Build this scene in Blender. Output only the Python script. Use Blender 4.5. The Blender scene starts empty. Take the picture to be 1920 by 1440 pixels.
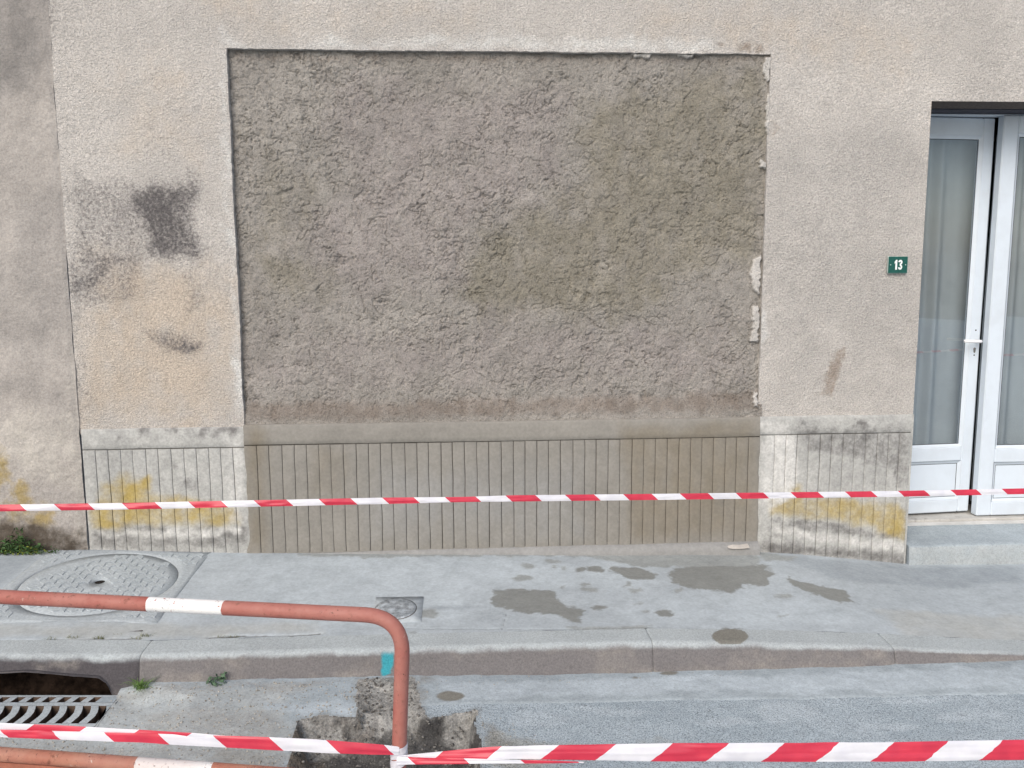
import bpy, math, random
import numpy as np
random.seed(7); rng = np.random.RandomState(11)

# ------------------------------------------------------------------ camera
S = bpy.context.scene
COL = S.collection
F = 1567.0                       # focal length in photo pixels (1920 wide)
CAM = np.array([0.0, -4.5, 1.556])
PITCH, YAW, ROLL = map(math.radians, (7.7, 3.45, -0.3))
_fh = np.array([math.sin(YAW), math.cos(YAW), 0.0]); _z = np.array([0, 0, 1.0])
CF = math.cos(PITCH) * _fh - math.sin(PITCH) * _z
_u = math.sin(PITCH) * _fh + math.cos(PITCH) * _z
_r = np.array([math.cos(YAW), -math.sin(YAW), 0.0])
CR = math.cos(ROLL) * _r + math.sin(ROLL) * _u
CU = -math.sin(ROLL) * _r + math.cos(ROLL) * _u
from mathutils import Matrix, Vector
cd = bpy.data.cameras.new("camera"); co = bpy.data.objects.new("camera", cd); COL.objects.link(co)
cd.sensor_width = 36; cd.lens = F / 1920 * 36; cd.clip_start = 0.05; cd.clip_end = 500
M = Matrix(((CR[0], CU[0], -CF[0], CAM[0]), (CR[1], CU[1], -CF[1], CAM[1]), (CR[2], CU[2], -CF[2], CAM[2]), (0, 0, 0, 1)))
co.matrix_world = M
S.camera = co

# ------------------------------------------------------------------ light
SUN_EL, SUN_AZ = math.radians(40), math.radians(203)   # azimuth of the sun clockwise from +Y
world = bpy.data.worlds.new("World"); S.world = world; world.use_nodes = True
wn = world.node_tree.nodes; wl = world.node_tree.links; wn.clear()
sky = wn.new('ShaderNodeTexSky'); sky.sky_type = 'NISHITA'; sky.sun_disc = False
sky.sun_elevation = SUN_EL; sky.sun_rotation = SUN_AZ; sky.air_density = 1.0; sky.dust_density = 3.0; sky.ozone_density = 1.0
bg = wn.new('ShaderNodeBackground'); bg.inputs['Strength'].default_value = 0.12
wo = wn.new('ShaderNodeOutputWorld'); wl.new(sky.outputs[0], bg.inputs[0]); wl.new(bg.outputs[0], wo.inputs[0])
sd_ = bpy.data.lights.new("sun", 'SUN'); sd_.energy = 1.5; sd_.angle = math.radians(40); sd_.color = (1.0, 0.95, 0.88)
so = bpy.data.objects.new("sun", sd_); COL.objects.link(so)
sdir = Vector((math.sin(SUN_AZ) * math.cos(SUN_EL), math.cos(SUN_AZ) * math.cos(SUN_EL), math.sin(SUN_EL)))
so.rotation_euler = sdir.to_track_quat('Z', 'Y').to_euler()
S.view_settings.view_transform = 'Standard'; S.view_settings.look = 'None'
S.view_settings.exposure = 0.42; S.view_settings.gamma = 1.0; S.view_settings.use_curve_mapping = False

# ------------------------------------------------------------------ picture ray onto real planes of the place
def ray(u, v): return CF + CR * ((u - 960) / F) + CU * ((720 - v) / F)
def PY(u, v, Y=0.0): d = ray(u, v); return CAM + d * ((Y - CAM[1]) / d[1])
def PZ(u, v, Z=0.0): d = ray(u, v); return CAM + d * ((Z - CAM[2]) / d[2])
def PD(u, v, dep): return CAM + ray(u, v) * dep

# ------------------------------------------------------------------ noise
def _h(ix, iy, s):
    n = (ix.astype(np.int64) * 374761393 + iy.astype(np.int64) * 668265263 + s * 2147483647) & 0xffffffff
    n = ((n ^ (n >> 13)) * 1274126177) & 0xffffffff
    n = (n ^ (n >> 16)) & 0xffffffff
    return n / 4294967295.0
def vn(x, y, s=0):
    x, y = np.broadcast_arrays(np.asarray(x, float), np.asarray(y, float))
    ix = np.floor(x); iy = np.floor(y); fx = x - ix; fy = y - iy
    fx = fx * fx * fx * (fx * (fx * 6 - 15) + 10); fy = fy * fy * fy * (fy * (fy * 6 - 15) + 10)
    ix = ix.astype(np.int64); iy = iy.astype(np.int64)
    a = _h(ix, iy, s); b = _h(ix + 1, iy, s); c = _h(ix, iy + 1, s); d = _h(ix + 1, iy + 1, s)
    return (a * (1 - fx) + b * fx) * (1 - fy) + (c * (1 - fx) + d * fx) * fy
def fbm(x, y, o=4, s=0, g=.5):
    t = 0; a = 1; w = 0
    for i in range(o):
        t = t + a * vn(x * 2 ** i + 17.3 * i, y * 2 ** i - 9.1 * i, s + i * 7); w += a; a *= g
    return t / w
def sst(a, b, x): t = np.clip((x - a) / (b - a), 0, 1); return t * t * (3 - 2 * t)

def sdpoly(a, b, poly):
    """signed distance to polygon, negative inside"""
    poly = np.asarray(poly, float); n = len(poly)
    d = np.full(a.shape, 1e9); inside = np.zeros(a.shape, bool)
    for i in range(n):
        x0, y0 = poly[i]; x1, y1 = poly[(i + 1) % n]
        ex, ey = x1 - x0, y1 - y0; wx, wy = a - x0, b - y0
        t = np.clip((wx * ex + wy * ey) / (ex * ex + ey * ey + 1e-12), 0, 1)
        d = np.minimum(d, (wx - ex * t) ** 2 + (wy - ey * t) ** 2)
        if y1 != y0:
            c = ((y0 > b) != (y1 > b)) & (a < ex * (b - y0) / (y1 - y0) + x0)
            inside ^= c
    d = np.sqrt(d)
    return np.where(inside, -d, d)
def sdline(a, b, pts):
    d = np.full(a.shape, 1e9)
    for (x0, y0), (x1, y1) in zip(pts[:-1], pts[1:]):
        ex, ey = x1 - x0, y1 - y0; wx, wy = a - x0, b - y0
        t = np.clip((wx * ex + wy * ey) / (ex * ex + ey * ey + 1e-12), 0, 1)
        d = np.minimum(d, (wx - ex * t) ** 2 + (wy - ey * t) ** 2)
    return np.sqrt(d)
def local(a, b, P, pad, fn, default):
    """evaluate fn only near the points P"""
    P = np.asarray(P); m = (a > P[:, 0].min() - pad) & (a < P[:, 0].max() + pad) & (b > P[:, 1].min() - pad) & (b < P[:, 1].max() + pad)
    out = np.full(a.shape, default, float)
    if m.any(): out[m] = fn(a[m], b[m])
    return out
def blob(u, v, ru, rv, n=18, rot=0.0):
    return [(u + ru * math.cos(t) * math.cos(rot) - rv * math.sin(t) * math.sin(rot), v + ru * math.cos(t) * math.sin(rot) + rv * math.sin(t) * math.cos(rot)) for t in [2 * math.pi * k / n for k in range(n)]]

# ------------------------------------------------------------------ mesh helpers
def link(name, me, m=None, parent=None, smooth=False):
    o = bpy.data.objects.new(name, me); COL.objects.link(o)
    if m is not None: me.materials.append(m)
    if parent is not None: o.parent = parent
    if smooth: me.polygons.foreach_set('use_smooth', np.ones(len(me.polygons), bool))
    me.update(); return o
def rawmesh(name, V, Q, attrs=None):
    V = np.asarray(V, np.float32); Q = np.asarray(Q, np.int32)
    used = np.zeros(len(V), bool); used[Q.ravel()] = True
    idx = np.cumsum(used) - 1; Q = idx[Q].astype(np.int32); V = V[used]
    me = bpy.data.meshes.new(name); k = Q.shape[1]
    me.vertices.add(len(V)); me.vertices.foreach_set('co', V.ravel())
    me.loops.add(Q.size); me.loops.foreach_set('vertex_index', Q.ravel())
    me.polygons.add(len(Q)); me.polygons.foreach_set('loop_start', np.arange(len(Q), dtype=np.int32) * k)
    me.polygons.foreach_set('loop_total', np.full(len(Q), k, np.int32))
    for n, a in (attrs or {}).items():
        at = me.attributes.new(n, 'FLOAT', 'POINT'); at.data.foreach_set('value', np.asarray(a, np.float32).ravel()[used])
    me.update(calc_edges=True); return me
def gridquads(ny, nx, off=0, flip=False):
    i = np.arange(ny * nx).reshape(ny, nx) + off
    q = np.stack([i[:-1, :-1], i[:-1, 1:], i[1:, 1:], i[1:, :-1]], -1).reshape(-1, 4)
    return q[:, ::-1] if flip else q
class MB:
    """collects grids and free faces into one mesh"""
    def __init__(s): s.v = []; s.f = []; s.n = 0; s.a = {}
    def grid(s, X, Y, Z, flip=False, keep=None, attrs=None):
        ny, nx = X.shape; q = gridquads(ny, nx, s.n, flip)
        if keep is not None: q = q[keep.ravel()]
        s.v.append(np.stack([X.ravel(), Y.ravel(), Z.ravel()], 1)); s.f.append(q)
        for k in set(list(s.a) + list(attrs or {})):
            s.a.setdefault(k, [np.zeros(s.n)] if s.n else [])
            s.a[k].append(np.asarray(attrs[k]).ravel() if attrs and k in attrs else np.zeros(ny * nx))
        s.n += ny * nx
    def build(s, name, m, parent=None, smooth=True):
        me = rawmesh(name, np.concatenate(s.v), np.concatenate(s.f), {k: np.concatenate(v) for k, v in s.a.items()})
        return link(name, me, m, parent, smooth)
def poly_obj(name, verts, faces, m, parent=None, smooth=False):
    me = bpy.data.meshes.new(name); me.from_pydata([tuple(map(float, v)) for v in verts], [], faces); me.update()
    return link(name, me, m, parent, smooth)
def boxdata(x0, x1, y0, y1, z0, z1, c=0.0):
    """box with chamfered edges on all sides"""
    if c <= 0:
        v = [(x, y, z) for x in (x0, x1) for y in (y0, y1) for z in (z0, z1)]
        return v, [(0, 1, 3, 2), (4, 6, 7, 5), (0, 4, 5, 1), (2, 3, 7, 6), (0, 2, 6, 4), (1, 5, 7, 3)]
    import itertools
    v = []; ix = {}
    for sx, sy, sz in itertools.product((0, 1), repeat=3):
        X, Y, Z = (x0, x1)[sx], (y0, y1)[sy], (z0, z1)[sz]; cx, cy, cz = c * (1 - 2 * sx), c * (1 - 2 * sy), c * (1 - 2 * sz)
        ix[(sx, sy, sz)] = len(v); v += [(X, Y + cy, Z + cz), (X + cx, Y, Z + cz), (X + cx, Y + cy, Z)]
    g = lambda s, k: ix[s] + k
    f = []
    for s in (0, 1):
        f.append([g((s, 0, 0), 0), g((s, 1, 0), 0), g((s, 1, 1), 0), g((s, 0, 1), 0)][::(1 if s else -1)])
        f.append([g((0, s, 0), 1), g((1, s, 0), 1), g((1, s, 1), 1), g((0, s, 1), 1)][::(-1 if s else 1)])
        f.append([g((0, 0, s), 2), g((1, 0, s), 2), g((1, 1, s), 2), g((0, 1, s), 2)][::(1 if s else -1)])
    for a in (0, 1):
        for b in (0, 1):
            f.append([g((a, b, 0), 0), g((a, b, 1), 0), g((a, b, 1), 1), g((a, b, 0), 1)])
            f.append([g((a, 0, b), 0), g((a, 1, b), 0), g((a, 1, b), 2), g((a, 0, b), 2)])
            f.append([g((0, a, b), 1), g((1, a, b), 1), g((1, a, b), 2), g((0, a, b), 2)])
    for s in ix: f.append([ix[s], ix[s] + 1, ix[s] + 2])
    return v, f
def box(name, x0, x1, y0, y1, z0, z1, m, parent=None, c=0.0):
    v, f = boxdata(x0, x1, y0, y1, z0, z1, c); return poly_obj(name, v, f, m, parent)
def extrude(name, pts, axis, a0, a1, m, parent=None):
    """2D polygon pushed along an axis: 'y' uses (x,z), 'z' uses (x,y)"""
    n = len(pts)
    mk = (lambda p, a: (p[0], a, p[1])) if axis == 'y' else (lambda p, a: (p[0], p[1], a))
    v = [mk(p, a0) for p in pts] + [mk(p, a1) for p in pts]
    f = [list(range(n)), list(range(2 * n - 1, n - 1, -1))] + [[i, (i + 1) % n, (i + 1) % n + n, i + n] for i in range(n)]
    return poly_obj(name, v, f, m, parent)
def tube(name, path, r, m, parent=None, n=18, rf=None):
    P = [Vector(p) for p in path]; V = []; Fc = []; up = None; arc = 0; A = []
    for i, p in enumerate(P):
        t = ((P[min(i + 1, len(P) - 1)] - P[max(i - 1, 0)])).normalized()
        if up is None: up = t.orthogonal().normalized()
        up = (up - t * up.dot(t)).normalized(); w = t.cross(up)
        if i: arc += (p - P[i - 1]).length
        rr = r if rf is None else r * rf(arc)
        for k in range(n):
            a = 2 * math.pi * k / n; V.append(p + (up * math.cos(a) + w * math.sin(a)) * rr); A.append(arc)
    for i in range(len(P) - 1):
        for k in range(n):
            Fc.append((i * n + k, i * n + (k + 1) % n, (i + 1) * n + (k + 1) % n, (i + 1) * n + k))
    me = bpy.data.meshes.new(name); me.from_pydata(V, [], Fc + [tuple(range(n))[::-1], tuple(range(len(V) - n, len(V)))])
    at = me.attributes.new('arc', 'FLOAT', 'POINT'); at.data.foreach_set('value', A)
    return link(name, me, m, parent, True)
def empty(name, loc, label, cat, group=None):
    o = bpy.data.objects.new(name, None); COL.objects.link(o); o['label'] = label; o['category'] = cat
    o.empty_display_size = .1; o['base'] = list(map(float, loc))
    if group: o['group'] = group
    return o
def tag(o, label=None, cat=None, group=None, kind=None):
    if label: o['label'] = label
    if cat: o['category'] = cat
    if group: o['group'] = group
    if kind: o['kind'] = kind
    return o

# ------------------------------------------------------------------ materials
class NT:
    def __init__(s, name):
        s.m = bpy.data.materials.new(name); s.m.use_nodes = True; s.t = s.m.node_tree; s.t.nodes.clear()
        s.out = s.n('ShaderNodeOutputMaterial'); s.co = s.n('ShaderNodeTexCoord').outputs['Object']
    def n(s, t, **k):
        x = s.t.nodes.new(t)
        for a, b in k.items(): setattr(x, a, b)
        return x
    def l(s, a, b): s.t.links.new(a, b)
    def noise(s, scale, detail=4, rough=.55, vec=None, dist=0):
        x = s.n('ShaderNodeTexNoise'); x.inputs['Scale'].default_value = scale; x.inputs['Detail'].default_value = detail
        x.inputs['Roughness'].default_value = rough; x.inputs['Distortion'].default_value = dist; s.l(vec or s.co, x.inputs['Vector']); return x.outputs[0]
    def math(s, op, a, b=None, c=None, clamp=False):
        x = s.n('ShaderNodeMath', operation=op); x.use_clamp = clamp
        for i, q in enumerate((a, b, c)):
            if q is None: continue
            if hasattr(q, 'links') or hasattr(q, 'is_linked'): s.l(q, x.inputs[i])
            else: x.inputs[i].default_value = q
        return x.outputs[0]
    def ramp(s, f, lo, hi, a=0., b=1.):
        x = s.n('ShaderNodeMapRange', interpolation_type='SMOOTHSTEP'); s.l(f, x.inputs[0])
        for i, q in enumerate((lo, hi, a, b)): x.inputs[1 + i].default_value = q
        return x.outputs[0]
    def mix(s, f, a, b, mode='MIX'):
        x = s.n('ShaderNodeMix', data_type='RGBA', blend_type=mode)
        if hasattr(f, 'is_linked'): s.l(f, x.inputs[0])
        else: x.inputs[0].default_value = f
        for i, q in ((6, a), (7, b)):
            if hasattr(q, 'is_linked'): s.l(q, x.inputs[i])
            else: x.inputs[i].default_value = (*q, 1)
        return x.outputs[2]
    def attr(s, name): x = s.n('ShaderNodeAttribute'); x.attribute_name = name; return x.outputs['Fac']
    def bump(s, h, strength, dist, prev=None):
        x = s.n('ShaderNodeBump'); x.inputs['Strength'].default_value = strength; x.inputs['Distance'].default_value = dist
        s.l(h, x.inputs['Height'])
        if prev is not None: s.l(prev, x.inputs['Normal'])
        return x.outputs[0]
    def bsdf(s, col, rough=.9, spec=.3, normal=None, **k):
        x = s.n('ShaderNodeBsdfPrincipled')
        if hasattr(col, 'is_linked'): s.l(col, x.inputs['Base Color'])
        else: x.inputs['Base Color'].default_value = (*col, 1)
        if hasattr(rough, 'is_linked'): s.l(rough, x.inputs['Roughness'])
        else: x.inputs['Roughness'].default_value = rough
        x.inputs['Specular IOR Level'].default_value = spec
        if normal is not None: s.l(normal, x.inputs['Normal'])
        for a, b in k.items(): x.inputs[a].default_value = b
        s.l(x.outputs[0], s.out.inputs[0]); return x
def rough_mat(name, c1, c2, big=1.6, layers=(), grain=(110, .22), grain2=None, bumps=((110, .6, .004),), rough=.93, spec=.2, mott=None):
    """earthy surface: two tones, fine grain, named stain layers (attribute, colour, breakup scale, breakup strength)"""
    t = NT(name)
    f = t.ramp(t.noise(big, 5, .6), .35, .65)
    col = t.mix(f, c1, c2)
    for at, c, sc, k in layers:
        a = t.attr(at); nz = t.noise(sc, 5, .65)
        e = t.math('ADD', a, t.math('MULTIPLY', t.math('SUBTRACT', nz, .5), k))
        e = t.math('MULTIPLY', t.ramp(e, .12, .95), t.ramp(a, 0.0, .35))
        col = t.mix(e, col, c)
    g = t.ramp(t.noise(grain[0], 3, .6), .3, .7, 1 - grain[1], 1 + grain[1])
    col = t.mix(1.0, col, col, 'MIX') if False else col
    vm = t.n('ShaderNodeVectorMath', operation='SCALE'); t.l(col, vm.inputs[0]); t.l(g, vm.inputs['Scale']); col = vm.outputs[0]
    if grain2:
        g2 = t.ramp(t.noise(grain2[0], 2, .6), grain2[2], grain2[3], 1 - grain2[1], 1.0)
        vm = t.n('ShaderNodeVectorMath', operation='SCALE'); t.l(col, vm.inputs[0]); t.l(g2, vm.inputs['Scale']); col = vm.outputs[0]
    if mott:
        for sc, am in mott:
            gm = t.ramp(t.noise(sc, 6, .65, dist=.4), .32, .68, 1 - am, 1 + am)
            vm = t.n('ShaderNodeVectorMath', operation='SCALE'); t.l(col, vm.inputs[0]); t.l(gm, vm.inputs['Scale']); col = vm.outputs[0]
    nrm = None
    for sc, st, di in bumps: nrm = t.bump(t.noise(sc, 3, .6), st, di, nrm)
    if any(l[0] == 'wet' for l in layers): rough = t.math('SUBTRACT', rough, t.math('MULTIPLY', t.attr('wet'), .38))
    t.bsdf(col, rough, spec, nrm); return t.m
def plain(name, c, rough=.5, spec=.5, var=.12, sc=9, dirt=None, bump=None, **k):
    t = NT(name); g = t.ramp(t.noise(sc, 5, .6), .3, .7, 1 - var, 1 + var)
    col = t.mix(0.0, c, c)
    if dirt: col = t.mix(t.math('MULTIPLY', t.ramp(t.noise(dirt[1], 6, .7), dirt[2], dirt[3]), dirt[4]), col, dirt[0])
    vm = t.n('ShaderNodeVectorMath', operation='SCALE'); t.l(col, vm.inputs[0]); t.l(g, vm.inputs['Scale'])
    nm = t.bump(t.noise(bump[0], 3), bump[1], bump[2]) if bump else None
    t.bsdf(vm.outputs[0], rough, spec, nm, **k); return t.m

M_render = rough_mat('crepi_render', (.555, .525, .49), (.505, .478, .447), 1.3,
    layers=(('warm', (.52, .45, .375), 7, 1.0), ('pinkgrey', (.445, .425, .40), 6, .7), ('pale', (.66, .655, .63), 22, .9), ('dark', (.12, .112, .112), 60, 1.4), ('brown', (.33, .28, .235), 40, 1.0)),
    grain=(110, .18), grain2=(170, .20, .30, .5), bumps=((75, .8, .008), (150, .9, .006)), mott=((1.1, .05), (7, .045)))
M_neigh = rough_mat('old_smooth_render', (.40, .37, .34), (.345, .322, .30), 1.7,
    layers=(('pale', (.50, .47, .42), 12, .7), ('dark', (.20, .19, .18), 8, .5), ('ochre', (.33, .26, .13), 20, 1.5), ('soil', (.085, .07, .055), 30, .8)),
    mott=((2.2, .07), (10, .07)), grain=(90, .12), grain2=(200, .16, .28, .5), bumps=((26, .5, .012), (120, .7, .004)))
M_mortar = rough_mat('thrown_mortar', (.312, .293, .268), (.285, .268, .243), 2.2,
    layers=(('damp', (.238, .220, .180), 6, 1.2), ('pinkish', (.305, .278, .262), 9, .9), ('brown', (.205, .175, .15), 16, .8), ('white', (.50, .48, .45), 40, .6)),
    grain=(140, .14), grain2=(95, .34, .30, .44), bumps=((60, .6, .008), (170, 1.0, .006)), mott=((3.5, .06), (13, .10)))
M_fresh = rough_mat('fresh_smooth_mortar', (.258, .246, .222), (.242, .231, .208), 2.4,
    layers=(('damp', (.215, .188, .145), 3, .5), ('greyish', (.275, .275, .268), 5, .5)),
    grain=(60, .06), bumps=((45, .35, .004), (240, .3, .002)), mott=((4, .05), (18, .05)))
M_old = rough_mat('weathered_cement', (.42, .42, .40), (.37, .37, .355), 3.0,
    layers=(('ochre', (.38, .29, .10), 12, .9), ('dark', (.17, .165, .16), 28, 1.3), ('soil', (.13, .125, .12), 18, 1.2), ('pale', (.58, .575, .55), 25, .8)),
    grain=(80, .12), bumps=((40, .5, .005), (180, .5, .003)), mott=((5, .06), (22, .09)))
M_groove = plain('groove_dirt_shade', (.16, .15, .135), .95, .1)  # old joints: dirt tone, also carries the groove shade
M_groove2 = plain('fresh_groove_shade', (.085, .075, .062), .95, .1)  # darker than the fresh mortar, groove shade put into the colour
M_pave = rough_mat('pavement_concrete', (.43, .475, .50), (.385, .425, .45), 2.3,
    layers=(('beige', (.42, .43, .41), 5, .7), ('pale', (.49, .545, .575), 7, .9), ('grey', (.31, .345, .37), 6, .9), ('wet', (.235, .245, .235), 38, .75), ('wet2', (.31, .33, .325), 38, .9), ('crack', (.10, .095, .08), 60, .3)),
    mott=((1.7, .05), (8, .05)), grain=(70, .07), grain2=(24, .09, .3, .6), bumps=((38, .25, .004), (210, .5, .002)))
M_kerb = rough_mat('kerb_stone', (.43, .47, .48), (.39, .425, .435), 3,
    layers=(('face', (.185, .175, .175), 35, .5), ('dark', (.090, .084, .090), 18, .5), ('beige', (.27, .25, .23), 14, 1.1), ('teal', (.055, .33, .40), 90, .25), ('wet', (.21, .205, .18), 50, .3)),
    grain=(120, .14), grain2=(260, .2, .3, .5), bumps=((50, .35, .004), (220, .7, .003)))
M_gutter = rough_mat('gutter_concrete', (.36, .41, .44), (.33, .375, .40), 3,
    layers=(('beige', (.40, .425, .425), 8, .8), ('pale', (.43, .485, .52), 9, .9), ('grit', (.33, .335, .325), 60, 1.3), ('dirt', (.25, .24, .215), 16, 1.1), ('wet', (.21, .205, .18), 50, .3)),
    mott=((2.5, .06), (11, .06)), grain=(70, .08), grain2=(140, .16, .28, .5), bumps=((30, .3, .005), (160, .6, .003)))
M_road = rough_mat('worn_asphalt', (.35, .41, .45), (.40, .46, .50), 3.5,
    layers=(('pale', (.44, .50, .54), 8, 1.0), ('beige', (.34, .34, .31), 8, .6), ('dirt', (.15, .135, .11), 20, .6)),
    grain=(150, .20), grain2=(210, .55, .36, .50), bumps=((130, .8, .004),))
M_trench = rough_mat('dug_soil', (.070, .068, .066), (.10, .097, .090), 6,
    layers=(('brown', (.175, .148, .120), 22, 1.3), ('pale', (.285, .28, .262), 24, 1.2)),
    grain=(120, .25), bumps=((45, .9, .012), (160, .8, .005)), mott=((9, .18), (35, .22)))

t = NT('door_pvc'); nz = t.ramp(t.noise(7, 5, .6), .35, .75)
M_pvc = None
t.bsdf(t.mix(nz, (.64, .71, .78), (.59, .65, .71)), .38, .5); M_pvc = t.m
M_gasket = plain('black_gasket', (.02, .02, .022), .6)
M_dark = plain('dark_void', (.025, .022, .02), .95, .1)
M_iron = rough_mat('dusty_cast_iron', (.42, .46, .48), (.37, .41, .43), 6, layers=(), grain=(80, .12), grain2=(160, .2, .3, .5), bumps=((90, .4, .002),), rough=.75, spec=.4)
M_ironlow = rough_mat('dusty_iron_low', (.40, .44, .46), (.355, .39, .41), 6, layers=(), grain=(80, .12), rough=.8, spec=.3)
M_ironband = plain('manhole_joint', (.15, .145, .14), .9)
M_rust = plain('rusty_iron_side', (.11, .075, .055), .9, .2, var=.3, sc=30)
M_galv = rough_mat('scuffed_iron', (.46, .50, .53), (.36, .40, .43), 18, grain=(40, .3), grain2=(30, .35, .4, .55), bumps=((30, .4, .003),), rough=.5, spec=.6)
M_green = plain('green_enamel', (.010, .085, .070), .25, .5, var=.15, sc=40)
M_white = plain('white_enamel', (.80, .85, .82), .3)
M_grass = plain('grass_blade', (.13, .22, .06), .7, .3, var=.35, sc=40)
M_weed = plain('weed_leaf', (.10, .17, .10), .7, .3, var=.35, sc=50)
M_leaf = plain('wall_plant_leaf', (.045, .095, .028), .7, .3, var=.45, sc=40)
M_leafy = plain('wall_plant_leaf_yellow', (.17, .20, .035), .7, .3, var=.3, sc=40)
M_dryleaf = plain('dry_leaf', (.52, .40, .28), .8)
M_curtain = plain('voile', (.33, .365, .385), .9, .1, var=.1, sc=2)
M_room = plain('dim_room_plaster', (.20, .20, .19), .9)
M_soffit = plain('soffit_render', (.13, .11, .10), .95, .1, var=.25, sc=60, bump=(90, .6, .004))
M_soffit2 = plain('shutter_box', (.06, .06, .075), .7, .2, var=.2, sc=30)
M_handle = plain('white_handle', (.85, .86, .88), .25)

t = NT('pane_glass')                       # thin pane: part mirror, part clear
fr = t.n('ShaderNodeFresnel'); fr.inputs[0].default_value = 2.25
gl = t.n('ShaderNodeBsdfGlossy'); gl.inputs['Roughness'].default_value = .015; gl.inputs['Color'].default_value = (.95, .97, 1, 1)
tr = t.n('ShaderNodeBsdfTransparent'); tr.inputs['Color'].default_value = (.95, .965, .97, 1)
gm = t.n('ShaderNodeNewGeometry'); ff = t.math('MULTIPLY', fr.outputs[0], t.math('SUBTRACT', 1.0, gm.outputs['Backfacing']))
ms = t.n('ShaderNodeMixShader'); t.l(ff, ms.inputs[0]); t.l(tr.outputs[0], ms.inputs[1]); t.l(gl.outputs[0], ms.inputs[2]); t.l(ms.outputs[0], t.out.inputs[0])
M_glass = t.m

# painted pipe: red lead paint with white bands, chips and rust
def pipe_mat(name, bands, base=(.325, .095, .075)):
    t = NT(name); arc = t.attr('arc'); n1 = t.noise(60, 6, .7); n2 = t.noise(14, 4, .6)
    col = t.mix(t.ramp(n2, .35, .7), base, (base[0] * 1.15, base[1] * 1.5, base[2] * 1.5))
    wob = t.math('ADD', arc, t.math('MULTIPLY', t.math('SUBTRACT', t.noise(45, 2), .5), .006))
    chip = t.ramp(t.noise(110, 3, .6), .66, .70)
    for a, b in bands:
        m = t.math('MULTIPLY', t.math('GREATER_THAN', wob, a), t.math('LESS_THAN', wob, b))
        m = t.math('MULTIPLY', m, t.math('SUBTRACT', 1.0, chip)); col = t.mix(m, col, (.80, .80, .78))
    st = t.n('ShaderNodeMapping'); st.inputs['Scale'].default_value = (1, 1, 1); t.l(t.co, st.inputs[0])
    col = t.mix(t.math('MULTIPLY', t.ramp(n1, .56, .70), .75), col, (.13, .055, .035))
    col = t.mix(t.math('MULTIPLY', t.ramp(t.noise(33, 5, .7), .64, .72), .6), col, (.62, .50, .42))
    big = t.ramp(t.noise(4.5, 3, .5), .40, .62)
    col = t.mix(t.math('MULTIPLY', big, .30), col, (.44, .24, .20))
    smd = t.ramp(t.noise(7.3, 5, .8, dist=.6), .655, .685); col = t.mix(t.math('MULTIPLY', smd, .8), col, (.62, .56, .50))
    sp = t.ramp(t.noise(150, 4, .75), .60, .66)
    col = t.mix(t.math('MULTIPLY', t.math('MULTIPLY', sp, t.ramp(t.noise(12, 3), .40, .62)), .85), col, (.085, .045, .035))
    t.bsdf(col, t.ramp(n1, .3, .7, .42, .75), .35, t.bump(n1, .55, .003)); return t.m

def tape_mat():
    t = NT('barrier_film')
    u = t.attr('ua'); sk = t.attr('ub')
    x = t.math('FRACT', t.math('DIVIDE', t.math('ADD', u, sk), .2))
    m = t.math('LESS_THAN', x, .5)
    e = t.ramp(t.noise(25, 3), .3, .7)
    col = t.mix(m, t.mix(e, (.82, .82, .86), (.74, .74, .80)), t.mix(e, (.70, .050, .090), (.60, .04, .08)))
    d = t.n('ShaderNodeBsdfPrincipled'); t.l(col, d.inputs['Base Color']); d.inputs['Roughness'].default_value = .32; d.inputs['Specular IOR Level'].default_value = .5
    tl = t.n('ShaderNodeBsdfTranslucent'); t.l(col, tl.inputs[0])
    s = t.n('ShaderNodeMixShader'); s.inputs[0].default_value = .25; t.l(d.outputs[0], s.inputs[1]); t.l(tl.outputs[0], s.inputs[2]); t.l(s.outputs[0], t.out.inputs[0])
    return t.m
M_tape = tape_mat()

# ================================================================== GROUND
YK = -1.15                                    # top edge of the kerb
def lin(x, xs, zs): return np.interp(x, xs, zs)
def z_wall(x): return lin(x, [-30, -2.43, -2.03, -1.2, 0, 1.66, 1.9, 2.55, 3.2, 30], [.4, .089, .078, .035, .005, -.035, -.05, -.127, -.14, -.5])
def z_ktop(x): return lin(x, [-30, -1.9, -1.35, 0, .8, 1.2, 1.68, 2.07, 2.46, 3.2, 30], [.25, .008, -.012, -.017, -.024, -.040, -.071, -.101, -.134, -.15, -.5])
def z_kbase(x): return lin(x, [-30, -2.6, -1.5, -1.3, -.87, 0, .8, 1.67, 2.44, 3.2, 30], [.1, -.150, -.150, -.114, -.115, -.133, -.144, -.151, -.156, -.168, -.6])
def z_pav(x, y):
    s = np.clip(y / YK, 0, 1); s = s * s * (3 - 2 * s) * .4 + s * .6
    return z_wall(x) * (1 - s) + z_ktop(x) * s
def PG(u, v):
    z = 0.0
    for _ in range(8):
        p = PZ(u, v, z); z = float(z_pav(p[0], p[1]))
    return p
def z_road0(x, y): return z_kbase(x - .22 * np.clip((YK - .03 - y) / .12, 0, 1)) + (y - (YK - .03)) * .012
def PR(u, v):
    z = -.13
    for _ in range(8):
        p = PZ(u, v, z); z = float(z_road0(p[0], p[1]))
    return p
def gp(poly, f): return [tuple(f(u, v)[:2]) for u, v in poly]
def smooth_union(a, b, polys, f, soft, warp, seed, wsc=9):
    out = np.zeros(a.shape)
    for P in polys:
        Q = gp(P, f)
        def ev(x, y):
            wx = x + (fbm(x * wsc, y * wsc, 5, seed, .6) - .5) * warp; wy = y + (fbm(x * wsc + 40, y * wsc, 5, seed + 3, .6) - .5) * warp
            return sst(soft, -soft, sdpoly(wx, wy, Q))
        out = np.maximum(out, local(a, b, Q, .15 + soft, ev, 0))
    return out

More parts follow.
